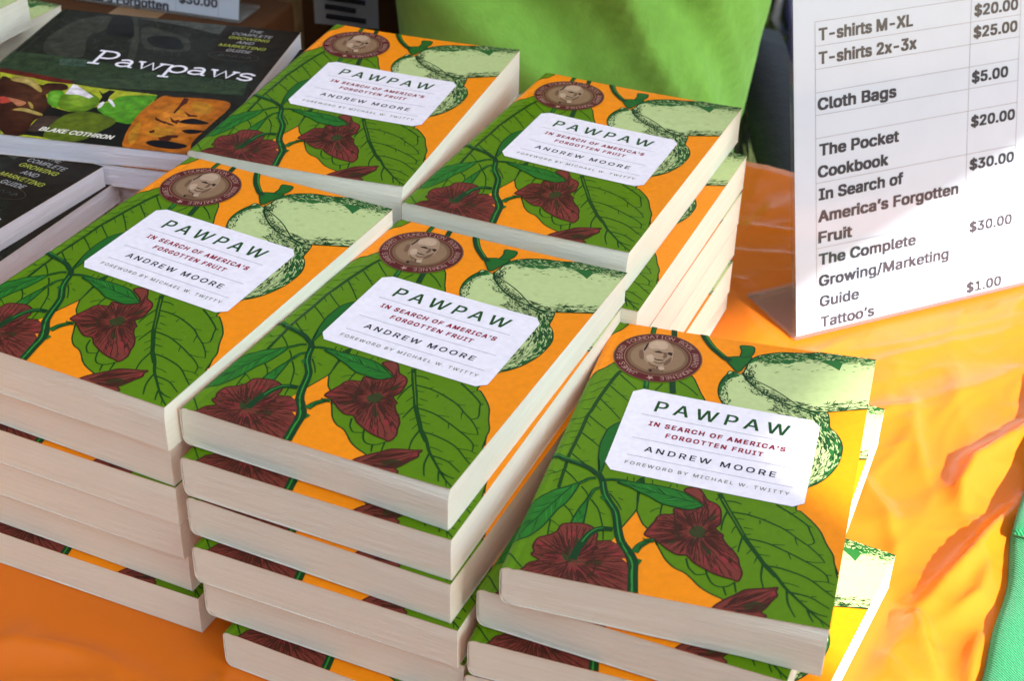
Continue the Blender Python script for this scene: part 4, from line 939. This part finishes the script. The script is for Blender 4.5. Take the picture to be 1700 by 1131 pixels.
def cloth_z(x, y):
    d = fdist(x, y)
    if d < .2: return -.06
    k = min(1, max(0, (d - .2) / 1.8)); k = k * k * (3 - 2 * k)
    n = mno.noise((x * .11, y * .11, 0)) * .20 + mno.noise((x * .3 + 9, y * .22, 3)) * .07
    cr = 0.0
    if x > 10:                                                   # crumpled plastic on the right
        u, v = x * .62 + y * .78, -x * .78 + y * .62; g = min(1, (x - 10) / 12)
        for s, a, ph in ((.085, .30, 1.0), (.17, .22, 5.0), (.36, .10, 9.0)):
            q = 1 - abs(mno.noise((u * s * .55 + ph, v * s * 1.25, ph))) * 3.2; cr += a * max(q, 0) ** 2.2
        cr *= g * (.55 if y > 88 else 1.0)
    return -.06 + k * max(0, ridge(x, y) + (n + .12) * .8 + cr * .8)
def steps(lo, hi, parts, coarse):
    out = [lo]
    while out[-1] < hi - 1e-6:
        x = out[-1]; st = coarse
        for a, b_, s in parts:
            if a <= x < b_: st = s
        out.append(min(hi, x + st))
    return out
SA_, SB_ = steps(A0, A1, [(-56, -31, .5), (-31, 22, .27)], 1.6), steps(B0, B1, [(30, 50, .42), (50, 82, .27), (82, 108, .36)], 1.0)
NA, NB = len(SA_) - 1, len(SB_) - 1
V = []; F = []
for bb in SB_:
    for aa in SA_: x, y, _ = tab(aa, bb); V.append((x, y, cloth_z(x, y)))
for j in range(NB):
    for i in range(NA): q = j * (NA + 1) + i; F.append((q, q + 1, q + NA + 2, q + NA + 1))
def skirt(idx, out):                                            # the hanging part along one edge
    prev = idx
    for k in range(1, 9):
        row = []
        for c, i in enumerate(idx):
            x, y, z = V[i]; s = .8 * min(1, k / 3) + .9 * sin(c * .35) * k / 8 + .5 * sin(c * .11 + 1) * k / 8
            row.append(len(V)); V.append((x + out[0] * s, y + out[1] * s, min(z, 0) - (k / 8) ** 1.2 * 32 - (.25 if k == 1 else 0)))
        for a in range(len(idx) - 1): F.append((prev[a], row[a], row[a + 1], prev[a + 1]))
        prev = row
n1 = NA + 1
skirt([NB * n1 + NA - i for i in range(n1)], (bx, by)); skirt(list(range(n1)), (-bx, -by))
skirt([j * n1 + NA for j in range(NB + 1)], (ax, ay)); skirt([(NB - j) * n1 for j in range(NB + 1)], (-ax, -ay))
M_CLOTH = mat('orange_plastic_cloth', (.80, .197, .012), rough=.27, spec=.22, nscale=9, namp=.05, bump=.22, bscale=60, trans=.12)
o = link_obj('tablecloth', mesh('tablecloth', V, F, [M_CLOTH], None, True)); tag(o, 'orange plastic tablecloth spread over the whole table', 'tablecloth')

# ------------------------------------------------------------------ folded green shirt at the right
def twill(name, col):
    m = mat(name, col, rough=.85, spec=.15, sheen=.2); nt = m.node_tree; p = nt.nodes['Principled BSDF']
    tc = nt.nodes.new('ShaderNodeTexCoord'); mp = nt.nodes.new('ShaderNodeMapping'); mp.inputs['Rotation'].default_value = (0, 0, radians(38))
    wv = nt.nodes.new('ShaderNodeTexWave'); wv.inputs['Scale'].default_value = 230; wv.inputs['Distortion'].default_value = 3.0; wv.inputs['Detail'].default_value = 3; wv.inputs['Detail Scale'].default_value = 3
    rp = nt.nodes.new('ShaderNodeValToRGB'); rp.color_ramp.elements[0].color = (*[c * .48 for c in col], 1); rp.color_ramp.elements[1].color = (*[min(1, c * 1.3) for c in col], 1)
    b = nt.nodes.new('ShaderNodeBump'); b.inputs['Strength'].default_value = .5; b.inputs['Distance'].default_value = .0008
    nt.links.new(tc.outputs['Object'], mp.inputs[0]); nt.links.new(mp.outputs[0], wv.inputs['Vector']); nt.links.new(wv.outputs['Fac'], rp.inputs[0]); nt.links.new(rp.outputs[0], p.inputs['Base Color'])
    nt.links.new(wv.outputs['Fac'], b.inputs['Height']); nt.links.new(b.outputs[0], p.inputs['Normal']); return m
M_TEAL = twill('sea_green_knit', (.020, .265, .10))
SA = radians(65.6)
root = empty('folded_shirt', (20.2, 45.0, 0), SA); tag(root, 'folded sea green knit shirt at the lower right corner', 'shirt')
def soft_slab(x0, x1, y0, y1, z0, z1, nx, ny, seed, wav=.35, rr=.7):
    r = MB(); R = []
    prof = [(0, 0)] + [(-rr * sin(pi * k / 8), rr * (1 - cos(pi * k / 8))) for k in range(0)]
    top = lambda u, v: z1 + .22 * mno.noise((u * .16 + seed, v * .2, seed)) + .1 * mno.noise((u * .5, v * .4, seed))
    rows = []
    steps = [(0, 0, 0), (.0, .15, 0), (0, .5, 0), (0, .85, 0), (.22, .97, 1), (.7, 1.0, 1)]
    ed = lambda u: wav * sin(u * .21 + seed) + .12 * sin(u * .7 + seed * 2)
    us = [x0 + (x1 - x0) * i / nx for i in range(nx + 1)]
    for u in us:
        row = []
        for ins, hz, _ in steps: row.append((u, y1 + ed(u) - ins + (.25 * sin(pi * hz)), z0 + (top(u, y1) - z0) * hz))
        for j in range(1, ny): v = y1 - .7 + (y0 + .7 - (y1 - .7)) * j / ny; row.append((u, v, top(u, v)))
        for ins, hz, _ in reversed(steps): row.append((u, y0 + ins, z0 + (top(u, y0) - z0) * hz))
        rows.append(row)
    # close both ends softly
    e0 = [(x0 - .25 * (1 if 2 < k < len(rows[0]) - 3 else .3), p[1], z0 + (p[2] - z0) * .45) for k, p in enumerate(rows[0])]
    e1 = [(x1 + .25, p[1], z0 + (p[2] - z0) * .45) for p in rows[-1]]
    r.rings([e0] + rows + [e1], closed=True, caps=True); return r
soft_slab(-4, 42, -30, 0.0, 0.05, 1.55, 60, 26, 1.3).build('lower_fold', M_TEAL, root, smooth=True)
soft_slab(24.6, 43.2, -31, .12, 1.72, 2.25, 30, 24, 4.1, wav=.12).build('upper_fold', M_TEAL, root, smooth=True)

M_THREAD = mat('green_thread', (.05, .42, .17), rough=.8, nscale=90)
b = MB(); r_ = random.Random(2)
for row in (25.3, 25.75):
    v = -30.0
    while v < -.6:
        b.tube([(row, v, 2.24), (row + r_.uniform(-.03, .03), v + .14, 2.44), (row, v + .28, 2.24)], .035, 5); v += .36
b.build('hem_stitching', M_THREAD, root)
# ------------------------------------------------------------------ cardboard boxes behind the table
M_KRAFT = mat('kraft_cardboard', (.080, .034, .013), rough=.85, spec=.15, nscale=14, namp=.16, bump=.15, bscale=90)
M_KRAFTL = mat('lit_cardboard_edge', (.36, .22, .11), rough=.85, nscale=60, namp=.15)  # paler copy of the kraft, light on the edge put into its colour
M_TAPE = mat('packing_tape', (.25, .15, .07), rough=.3, nscale=30)
M_LABEL = mat('shipping_label', (.40, .42, .44), rough=.6, nscale=50, namp=.03); M_MARK = mat('black_marker', (.008, .008, .012), rough=.6, nscale=80, namp=.3)
def carton(x, y, z, deg, w, d, h, label, extra=None):
    root = empty('cardboard_box', (x, y, z), radians(deg)); tag(root, label, 'box', 'cardboard boxes behind the table')
    b = MB(); b.box(0, w, 0, d, 0, h); b.build('carton', M_KRAFT, root, bevel=.35)
    b = MB(); b.box(w / 2 - 2.5, w / 2 + 2.5, -.03, d + .03, h - .02, h + .05); b.box(w / 2 - 2.5, w / 2 + 2.5, -.06, -.02, h - 7, h + .05); b.build('tape_strip', M_TAPE, root)
    if extra: extra(root, w, d, h)
def arrow_mark(root, w, d, h):
    art = Art(); art.stroke(catmull([(w - 9.5, 35.0), (w - 6.4, 34.3), (w - 4.0, 34.9), (w - 2.9, 35.6)], False, 5), .65, .5, 0, 1)
    art.poly([(w - 4.0, 36.2), (w - 2.3, 36.1), (w - 2.7, 34.5)], 0, 1)
    link_obj('arrow_mark', mesh('arrow_mark', [(x, -.06 - z, y) for x, y, z in art.v], art.f, [M_MARK], None), root)
    b = MB(); b.box(w + .02, w + .5, -.3, 6, .5, h - .5); b.build('box_flap', M_KRAFTL, root, bevel=.1)
def ship_label(root, w, d, h):
    b = MB(); b.box(1.7, 9.0, -.09, -.03, 32.2, 43); lab = b.build('shipping_label', M_LABEL, root)
    b = MB()
    for k, (x0, x1, z) in enumerate(((3.1, 7.6, 33.1), (3.0, 6.5, 34.2), (3.3, 7.6, 35.2), (2.8, 7.8, 36.3), (3.2, 7.0, 37.4))):
        b.tube([(x0, -.10, z + .1), ((x0 + x1) / 2, -.10, z), (x1, -.10, z - .15)], .30, 8)
    b.build('marker_bar', M_MARK, lab)
carton(-61.4, 158.5, -34, -12, 36.5, 26, 46, 'brown box with black arrow mark beside the small price sign', arrow_mark)
carton(-63, 159, GROUND, -10, 40, 28, 39.6, 'plain brown box under the box with the arrow mark')
carton(-24.3, 156.5, -34.2, -10, 18, 22, 46, 'brown box with white label crossed out in black', ship_label)
carton(-26, 157, GROUND, -8, 24, 25, 39.4, 'plain brown box under the box with the white label')
carton(-49.6, 139.4, .05, -17, 25.5, 9.6, 6.1, 'flat brown carton holding up the small price sheet')
# ------------------------------------------------------------------ seated person in a green shirt behind the table
def skin_body(name, chains, m, parent, sub=2):
    """one continuous surface grown over a skeleton of joints: chains of (x, y, z, radius); equal points are shared"""
    bm = bmesh.new(); sk = bm.verts.layers.skin.new(); pts = {}
    def vert(p):
        k = tuple(round(c, 2) for c in p[:3])
        if k not in pts:
            v = bm.verts.new([c * CM for c in p[:3]]); v[sk].radius = (p[3] * CM, (p[4] if len(p) > 4 else p[3]) * CM); pts[k] = v
            if len(pts) == 1: v[sk].use_root = True
        return pts[k]
    for ch in chains:
        for a, b_ in zip(ch, ch[1:]):
            va, vb = vert(a), vert(b_)
            if va is not vb and not bm.edges.get((va, vb)): bm.edges.new((va, vb))
    me0 = bpy.data.meshes.new(name + '_joints'); bm.to_mesh(me0); bm.free()
    ob = bpy.data.objects.new(name + '_joints', me0); COL.objects.link(ob)
    ob.modifiers.new('skin', 'SKIN').use_smooth_shade = True
    s = ob.modifiers.new('sub', 'SUBSURF'); s.levels = sub; s.render_levels = sub
    dg = bpy.context.evaluated_depsgraph_get(); dg.update()
    me = bpy.data.meshes.new_from_object(ob.evaluated_get(dg)); me.name = name
    bpy.data.objects.remove(ob); bpy.data.meshes.remove(me0)
    me.materials.clear(); me.materials.append(m)
    me.polygons.foreach_set('use_smooth', [True] * len(me.polygons))
    return link_obj(name, me, parent)
M_SKIN = mat('skin', (.42, .24, .16), rough=.55, nscale=40, namp=.06, bump=.05)
M_JEAN = mat('dark_denim', (.03, .045, .09), rough=.85, nscale=120, namp=.2, bump=.2, bscale=300)
M_HAIR = mat('brown_hair', (.06, .035, .02), rough=.5, nscale=60, namp=.3, bump=.6, bscale=120, stretch=(1, 1, 8))
M_SHOE = mat('black_shoe', (.02, .02, .022), rough=.5, nscale=60)
M_TEE = mat('lime_cotton', (.27, .63, .10), rough=.9, spec=.12, nscale=60, namp=.07, bump=.35, bscale=260, sheen=.15)
M_EYE = mat('eye_white', (.75, .74, .72), rough=.2); M_IRIS = mat('dark_iris', (.03, .02, .015), rough=.15)
PX, PY = 6.0, 152.0
person = empty('person', (PX, PY, GROUND)); tag(person, 'person in a lime green shirt seated behind the table', 'person')
G0 = -GROUND
z_ = lambda z: z + G0                                            # heights above the table, turned into heights above the ground
chains = [[(0, 0, z_(-26), 12, 10), (0, -1, z_(-8), 12, 10), (0, 0, z_(10), 13, 9.5), (0, 1, z_(22), 13, 9), (0, 0, z_(29), 6.5), (0, -1, z_(35), 5.6), (0, -2, z_(40), 6.8, 7.5), (0, -1.5, z_(46), 7.4, 9.0), (0, -1, z_(52), 7.2, 8.6), (0, -.5, z_(56), 5, 6)]]
for s in (-1, 1):
    chains.append([(0, 1, z_(22), 13, 9), (s * 17, 1, z_(23.5), 5.6), (s * 23, -12, z_(21), 4.9), (s * 25, -24, z_(20), 4.2), (s * 15, -31, z_(24), 3.7), (s * 6.5, -34, z_(27.5), 2.8, 2.0), (s * 3.6, -35, z_(30), 3.6, 1.5)])
    for dx, dz, l in ((-1.8, .3, 6.4), (-.6, .9, 7.4), (.7, .9, 7.0), (1.9, .2, 5.6)):
        x0 = s * 3.6 + dx
        chains.append([(s * 3.6, -35, z_(30), 3.6, 1.5), (x0, -35.6, z_(33 + dz), .85), (x0 * .8, -36.8, z_(33 + dz + l * .4), .8), (x0 * .55, -35.6, z_(33 + dz + l * .72), .66)])
    chains.append([(s * 6.5, -34, z_(27.5), 2.8, 2.0), (s * 5.8, -37.0, z_(30.5), 1.05), (s * 3.6, -38.6, z_(33), .9), (s * 2.4, -38.4, z_(35), .75)])
    chains.append([(0, 0, z_(-26), 12, 10), (s * 9, -2, z_(-27), 8.6), (s * 11, -22, z_(-26.5), 7.6), (s * 12, -42, z_(-27), 6.0), (s * 12, -41, z_(-48), 5.2), (s * 12, -40, z_(-66), 3.6), (s * 12.5, -45, z_(-71), 3.2), (s * 13, -54, z_(-71.6), 2.6)])
body = skin_body('body', chains, M_SKIN, person)
b = MB()
for s in (-1, 1): b.tube([(s * 3.1, -9.6, z_(48)), (s * 3.1, -8.6, z_(48))], [.2, 1.15], 12)
b.build('eye', M_EYE, body, smooth=True)
b = MB(); b.tube([(0, -8.0, z_(49.5)), (0, -10.8, z_(45.2)), (0, -9.4, z_(44.4))], [.7, 1.3, .5], 10); b.tube([(-2.4, -9.0, z_(41.6)), (0, -9.9, z_(41.3)), (2.4, -9.0, z_(41.6))], [.3, .6, .3], 8); b.build('nose_and_mouth', M_SKIN, body, smooth=True)
b = MB()
for s in (-1, 1): b.tube([(s * 7.4, -.5, z_(43.6)), (s * 8.2, 0, z_(46.4)), (s * 7.6, .6, z_(49))], [.5, 1.1, .5], 8)
b.build('ear', M_SKIN, body, smooth=True)
R = []
for k in range(9):
    t = k / 8; zz = 47 + 11.6 * t; rr = sqrt(max(.02, 1 - t ** 2.2))
    R.append([((7.9 * rr) * cos(2 * pi * i / 24), (1.2 if t < 1 else 0) + 9.6 * rr * sin(2 * pi * i / 24) + (1.6 * (1 - t) if sin(2 * pi * i / 24) < 0 else .6), z_(zz)) for i in range(24)])
b = MB(); b.rings(R); b.build('hair', M_HAIR, person, smooth=True)
# shirt: body and sleeves, with soft folds
R = []
prof = [(-17, 17.6, 14.0, -1.5), (-15, 18.3, 14.4, -1.6), (-9, 19.3, 15.0, -2.2), (-3, 20.2, 15.4, -2.6), (3, 20.9, 15.6, -2.6), (9, 21.4, 15.4, -2.2), (15, 21.8, 14.6, -1.4), (20, 20.2, 13.2, -.6), (24, 18.6, 11.4, 0), (27, 14.5, 9.8, .4), (29.5, 9.5, 8.6, .2), (31, 7.6, 7.4, -.2)]
ps = []
for k in range(len(prof) - 1):
    for j in range(5): t = j / 5; ps.append(tuple(a + (c - a) * t for a, c in zip(prof[k], prof[k + 1])))
ps.append(prof[-1])
NR = 120
for zz, a, d, cy in ps:
    row = []
    for i in range(NR):
        th = 2 * pi * i / NR; c, s = cos(th), sin(th); pw = 1.0
        x = a * (abs(c) ** pw) * (1 if c > 0 else -1); y = cy + d * (abs(s) ** pw) * (1 if s > 0 else -1)
        k = max(0, min(1, (24 - zz) / 12))
        f = k * max(0, -sin(th + radians(34))) ** .8 * 2.4 * (.8 * sin(x * .36 + zz * .30 + 1.2 + 1.5 * mno.noise((x * .08, zz * .08, 1))) + 1.3 * mno.noise((x * .15 + zz * .09, zz * .07, 2)) + .9 * max(0, 1 - abs(((x - 6) * .8 + (zz - 4) * .6) / 1.6)) + .8 * max(0, 1 - abs(((x + 3) * .85 + (zz - 2) * .5) / 1.4)) + .7 * max(0, 1 - abs(((x - 12) * .85 + (zz - 1) * .5) / 1.3)) + .45 * sin(x * .75 + zz * .5 + 2 * mno.noise((x * .1, zz * .1, 5))))
        x, y = x + c * f * .4, y + s * f; tw = radians(34) * max(0, min(1, (26 - zz) / 10)); y -= cy
        row.append((x * cos(tw) - y * sin(tw) + 1.2 * k, cy + x * sin(tw) + y * cos(tw), z_(zz)))
    R.append(row)
b = MB(); b.rings(R, caps=False)
inner = [[(x * .975, cy_ * 1.0, z) for x, cy_, z in R[0]]]
b.build('shirt', M_TEE, person, smooth=True)
b = MB()
for s in (-1, 1): b.tube([(s * 14, 1, z_(23)), (s * 18.5, -1, z_(23.4)), (s * 21.5, -7, z_(22)), (s * 23.4, -13, z_(20.8))], [8, 7.6, 7.0, 6.8], 20, caps=False)
b.build('sleeve', M_TEE, person, smooth=True)
b = MB()
for s in (-1, 1):
    b.tube([(s * 5, 1, z_(-24)), (s * 9, -4, z_(-26.8)), (s * 11, -22, z_(-26.5)), (s * 12, -40, z_(-27)), (s * 12, -42.5, z_(-33)), (s * 12, -41, z_(-48)), (s * 12, -40, z_(-67))], [11, 10.4, 9, 7.8, 7.2, 6.6, 6.0], 18, caps=False)
b.tube([(0, 2, z_(-32)), (0, 1, z_(-24)), (0, 0, z_(-14))], [13, 14.5, 13.5], 24, caps=True)
b.build('trousers', M_JEAN, person, smooth=True)
for s in (-1, 1):
    b = MB(); b.tube([(s * 12, -37.5, z_(-71)), (s * 12.2, -42, z_(-69.6)), (s * 12.8, -51, z_(-71)), (s * 13.2, -58, z_(-71.8))], [2.6, 4.4, 4.2, 2.0], 14); b.build('shoe', M_SHOE, person, smooth=True)

# ------------------------------------------------------------------ camp chair
M_BLACK = mat('black_canvas', (.012, .012, .014), rough=.7, spec=.3, nscale=80, namp=.3, bump=.3, bscale=200)
M_TUBE = mat('dark_tube', (.012, .013, .015), rough=.5, spec=.2, nscale=40)
chair = empty('camp_chair', (PX - 3, PY + 3, GROUND)); tag(chair, 'black folding camp chair under the person in green', 'chair')
def sag(x0, x1, pts, dip, n=14):
    R = []
    for i in range(n + 1):
        t = i / n; k = 4 * t * (1 - t)
        R.append([(x0 + (x1 - x0) * t, y + dip[0] * k, z + dip[1] * k) for y, z in pts])
    return R
b = MB(); b.rings(sag(-24, 24, [(-22, 42), (-10, 40.6), (4, 39.6), (18, 40.4), (18, 39.9), (4, 39.1), (-10, 40.1), (-22, 41.5)], (0, -6))); b.build('seat', M_BLACK, chair, smooth=True)
b = MB(); b.rings(sag(-24.5, 24.5, [(19, 62), (20, 68), (22, 80), (24, 94), (23.4, 94), (21.4, 80), (19.4, 68), (18.4, 62)], (5, 0))); b.build('backrest', M_BLACK, chair, smooth=True)
for s in (-1, 1):
    b = MB(); R = [[(s * 26.5 + dx, y, 63 + dz + 1.5 * sin(y * .1)) for dx, dz in ((-3.2, 0), (0, .6), (3.2, 0), (3.2, -.6), (0, 0), (-3.2, -.6))] for y in (-24, -16, -8, 0, 8, 16, 22)]
    b.rings(R); b.build('armrest', M_BLACK, chair, smooth=True)
    for q in ([(s * 26, -24, 0), (s * 26, -24, 62)], [(s * 26, 23, 0), (s * 25.4, 26, 94)]):
        b = MB(); b.tube(q, .7, 10); b.build('leg', M_TUBE, chair, smooth=True)
    b = MB(); b.tube([(s * 26, -24, 6), (s * 25, 24, 40)], .8, 8); b.tube([(s * 26, 24, 6), (s * 25, -24, 40)], .8, 8); b.build('side_brace', M_TUBE, chair, smooth=True)
b = MB(); b.tube([(-26, -24, 6), (24, -24, 40)], .8, 8); b.tube([(26, -25.8, 6), (-24, -25.8, 40)], .8, 8); b.build('front_brace', M_TUBE, chair, smooth=True)
# a dark bag with a grey strap on the grass beside the chair
M_STRAP = mat('grey_webbing', (.10, .12, .12), rough=.7, nscale=120, namp=.2)
bag = empty('shoulder_bag', (67, 352, GROUND), radians(-14)); tag(bag, 'black shoulder bag with grey strap on the grass by the chair', 'bag')
R = []
for k in range(10):
    t = k / 9; zz = 44 * t; w = 17 - 2.5 * t + 1.2 * sin(t * 9); d = 9 - 5 * t
    R.append([(w * (abs(cos(a)) ** .5) * (1 if cos(a) > 0 else -1), d * (abs(sin(a)) ** .6) * (1 if sin(a) > 0 else -1) + .8 * mno.noise((cos(a) * 2, sin(a) * 2, zz * .1)), zz) for a in [2 * pi * i / 28 for i in range(28)]])
b = MB(); b.rings(R); b.build('bag_body', M_BLACK, bag, smooth=True)
b = MB(); b.tube(catmull([(-12, -6, 30), (-9, -9, 46), (0, -9, 58), (9, -8, 50), (13, -7, 34), (8, -10, 26), (-2, -11, 22), (-10, -10, 20)], False, 5), .9, 6); b.build('strap', M_STRAP, bag, smooth=True)
# ------------------------------------------------------------------ blue cooler on the grass
M_BLUE = mat('blue_plastic', (.003, .04, .33), rough=.4, nscale=40, namp=.08)
M_WHITEP = mat('white_plastic', (.7, .7, .7), rough=.4, nscale=40)
cool = empty('cooler', (70.2, 268, GROUND), radians(-8)); tag(cool, 'blue plastic cooler on the grass behind the large price sheet', 'cooler')
R = []
for zz, k in ((0, .84), (1, .88), (14, .92), (30, .97), (31, .97)):
    R.append([(19.5 * k * (abs(cos(a)) ** .4) * (1 if cos(a) > 0 else -1), 14 * k * (abs(sin(a)) ** .4) * (1 if sin(a) > 0 else -1), zz) for a in [2 * pi * i / 32 for i in range(32)]])
b = MB(); b.rings(R); b.build('tub', M_BLUE, cool, smooth=False, bevel=.3)
R = []
for zz, k in ((31.2, 1.0), (34, 1.0), (35.5, .96), (36, .8)):
    R.append([(19.5 * k * (abs(cos(a)) ** .4) * (1 if cos(a) > 0 else -1), 14 * k * (abs(sin(a)) ** .4) * (1 if sin(a) > 0 else -1), zz) for a in [2 * pi * i / 32 for i in range(32)]])
b = MB(); b.rings(R); b.build('lid', M_BLUE, cool, smooth=False)
b = MB(); b.tube([(-19.6, 0, 27), (-21.5, 0, 30), (-20.5, 0, 40), (0, 0, 43), (20.5, 0, 40), (21.5, 0, 30), (19.6, 0, 27)], .8, 8); b.build('handle', M_WHITEP, cool, smooth=True)

# ------------------------------------------------------------------ grass
M_TURF = mat('turf', (.030, .038, .014), rough=.95, spec=.1, nscale=6, namp=.6, bump=.8, bscale=30)
V = []; F = []; g = [-20000, -5000, -1500, -600, -300, -150, 0, 150, 300, 450, 600, 1000, 2000, 6000, 20000]
for y in g:
    for x in g: V.append((x, y, GROUND))
n = len(g)
for j in range(n - 1):
    for i in range(n - 1): F.append((j * n + i, j * n + i + 1, (j + 1) * n + i + 1, (j + 1) * n + i))
tag(link_obj('ground', mesh('ground', V, F, [M_TURF])), kind='structure')
M_BLADE = mat('grass_blade', (.06, .085, .022), rough=.7, spec=.2, nscale=3, namp=.5)
rg = random.Random(11); V = []; F = []
for _ in range(15000):
    x = rg.uniform(-70, 150); y = rg.uniform(112, 430)
    h = rg.uniform(3, 9); a = rg.uniform(0, 2 * pi); l = rg.uniform(.5, 4); w = rg.uniform(.18, .4)
    c, s = cos(a), sin(a); n = len(V)
    V += [(x - s * w, y + c * w, GROUND), (x + s * w, y - c * w, GROUND), (x + c * l * .4 - s * w * .6, y + s * l * .4 + c * w * .6, GROUND + h * .6), (x + c * l * .4 + s * w * .6, y + s * l * .4 - c * w * .6, GROUND + h * .6), (x + c * l, y + s * l, GROUND + h)]
    F += [(n, n + 1, n + 3, n + 2), (n + 2, n + 3, n + 4)]
tag(link_obj('grass', mesh('grass', V, F, [M_BLADE])), kind='stuff')

# ------------------------------------------------------------------ the canopy tent that shades the table
M_TENT = mat('white_tent_cloth', (.72, .73, .76), rough=.7, nscale=20, namp=.04, trans=.45)
M_BLOCKER = mat('dark_blocker_cloth', (.20, .22, .22), rough=.8, nscale=20, namp=.1)
M_POLE = mat('white_pole', (.6, .6, .6), rough=.4, metal=.3, nscale=30)
EX, EY = .5486, .8361; QX, QY = -.8361, .5486; E0 = (133.0, -65.9); ZC = 152.5
def tp(s, t, z): return (E0[0] + EX * s + QX * t, E0[1] + EY * s + QY * t, z)
S0, S1, T1 = -38, 300, 350
tent = empty('canopy_tent'); tag(tent, 'white pop-up canopy tent standing over the whole table', 'tent')
ap = tp((S0 + S1) / 2, T1 / 2, ZC + 95)
b = MB(); c = [tp(S0, 0, ZC), tp(S1, 0, ZC), tp(S1, T1, ZC), tp(S0, T1, ZC)]
b.add(c + [ap], [(0, 1, 4), (1, 2, 4), (2, 3, 4), (3, 0, 4)]); b.build('roof', M_TENT, tent)
b = MB()
for k in range(4):
    p, q = c[k], c[(k + 1) % 4]; v = []
    for i in range(25):
        t = i / 24; v += [(p[0] + (q[0] - p[0]) * t, p[1] + (q[1] - p[1]) * t, ZC + .5), (p[0] + (q[0] - p[0]) * t, p[1] + (q[1] - p[1]) * t, ZC - (2.5 if k == 0 else 12 if k == 3 else 16) - (.3 if k == 0 else 4) * abs(sin(t * pi * 6)))]
    b.add(v, [(2 * i, 2 * i + 1, 2 * i + 3, 2 * i + 2) for i in range(24)])
b.build('valance', M_TENT, tent)
for p in c:
    b = MB(); b.box(p[0] - 1.6, p[0] + 1.6, p[1] - 1.6, p[1] + 1.6, GROUND, ZC); b.build('leg', M_POLE, tent, bevel=.3)
for k in range(4):
    p, q = c[k], c[(k + 1) % 4]
    b = MB(); b.tube([(p[0], p[1], ZC - 1.5), (q[0], q[1], ZC - 1.5)], 1.0, 8); b.build('roof_bar', M_POLE, tent, smooth=True)

def blocker_cloth(name, p, q, amp):
    L = hypot(q[0] - p[0], q[1] - p[1]); n = max(20, int(L / 5)); v = []; b = MB()
    for i in range(n + 1):
        t = i / n; w = amp * sin(t * L * .16); dx, dy = (q[1] - p[1]) / L, -(q[0] - p[0]) / L
        for z in (ZC - 2, GROUND + 4): v.append((p[0] + (q[0] - p[0]) * t + dx * w * (1 if z < 0 else .3), p[1] + (q[1] - p[1]) * t + dy * w * (1 if z < 0 else .3), z))
    b.add(v, [(2 * i, 2 * i + 1, 2 * i + 3, 2 * i + 2) for i in range(n)]); b.build(name, M_BLOCKER, tent, smooth=True)
blocker_cloth('light_blocker', tp(S0, 2, 0), tp(S0, 112, 0), 2.5); blocker_cloth('light_blocker', tp(S0, 285, 0), tp(S0, T1, 0), 2.5); blocker_cloth('light_blocker', c[2], c[3], 2.5)  # unseen cloths added to block light from front-left and back-left
blocker = empty('blocker_screen', tp(S0 - 112, 250, GROUND), 0); tag(blocker, 'dark canvas screen added behind the photographer to block light', 'tent')  # unseen screen added to keep light off the tail page edges
def sp(s, t, z): a = tp(S0 + s, t, z); b_ = tp(S0 - 112, 250, GROUND); return (a[0] - b_[0], a[1] - b_[1], a[2] - b_[2])
b = MB(); R = []
for z in (GROUND + 3, 40, 100, 150):
    row = []
    for i in range(80):
        t = 60 + i * 4.6; w = 2.4 * sin(i * .9) * (1 - (z - GROUND) / 400); row.append(sp(-112 + w, t, z))
    R.append(row)
b.rings(R, closed=False, caps=False); b.build('blocker_canvas', M_BLOCKER, blocker, smooth=True)
b = MB(); b.add([sp(-111, 60, 151), sp(-111, 424, 151), sp(-300, 424, 240), sp(-300, 60, 240)], [(0, 1, 2, 3)]); b.build('roof', M_BLOCKER, blocker)
for s_, t_ in ((-114, 62), (-114, 422), (-300, 62), (-300, 422)):
    b = MB(); b.tube([sp(s_, t_, GROUND), sp(s_, t_, 150 if s_ > -200 else 240)], 1.8, 10); b.build('leg', M_POLE, blocker, smooth=True)
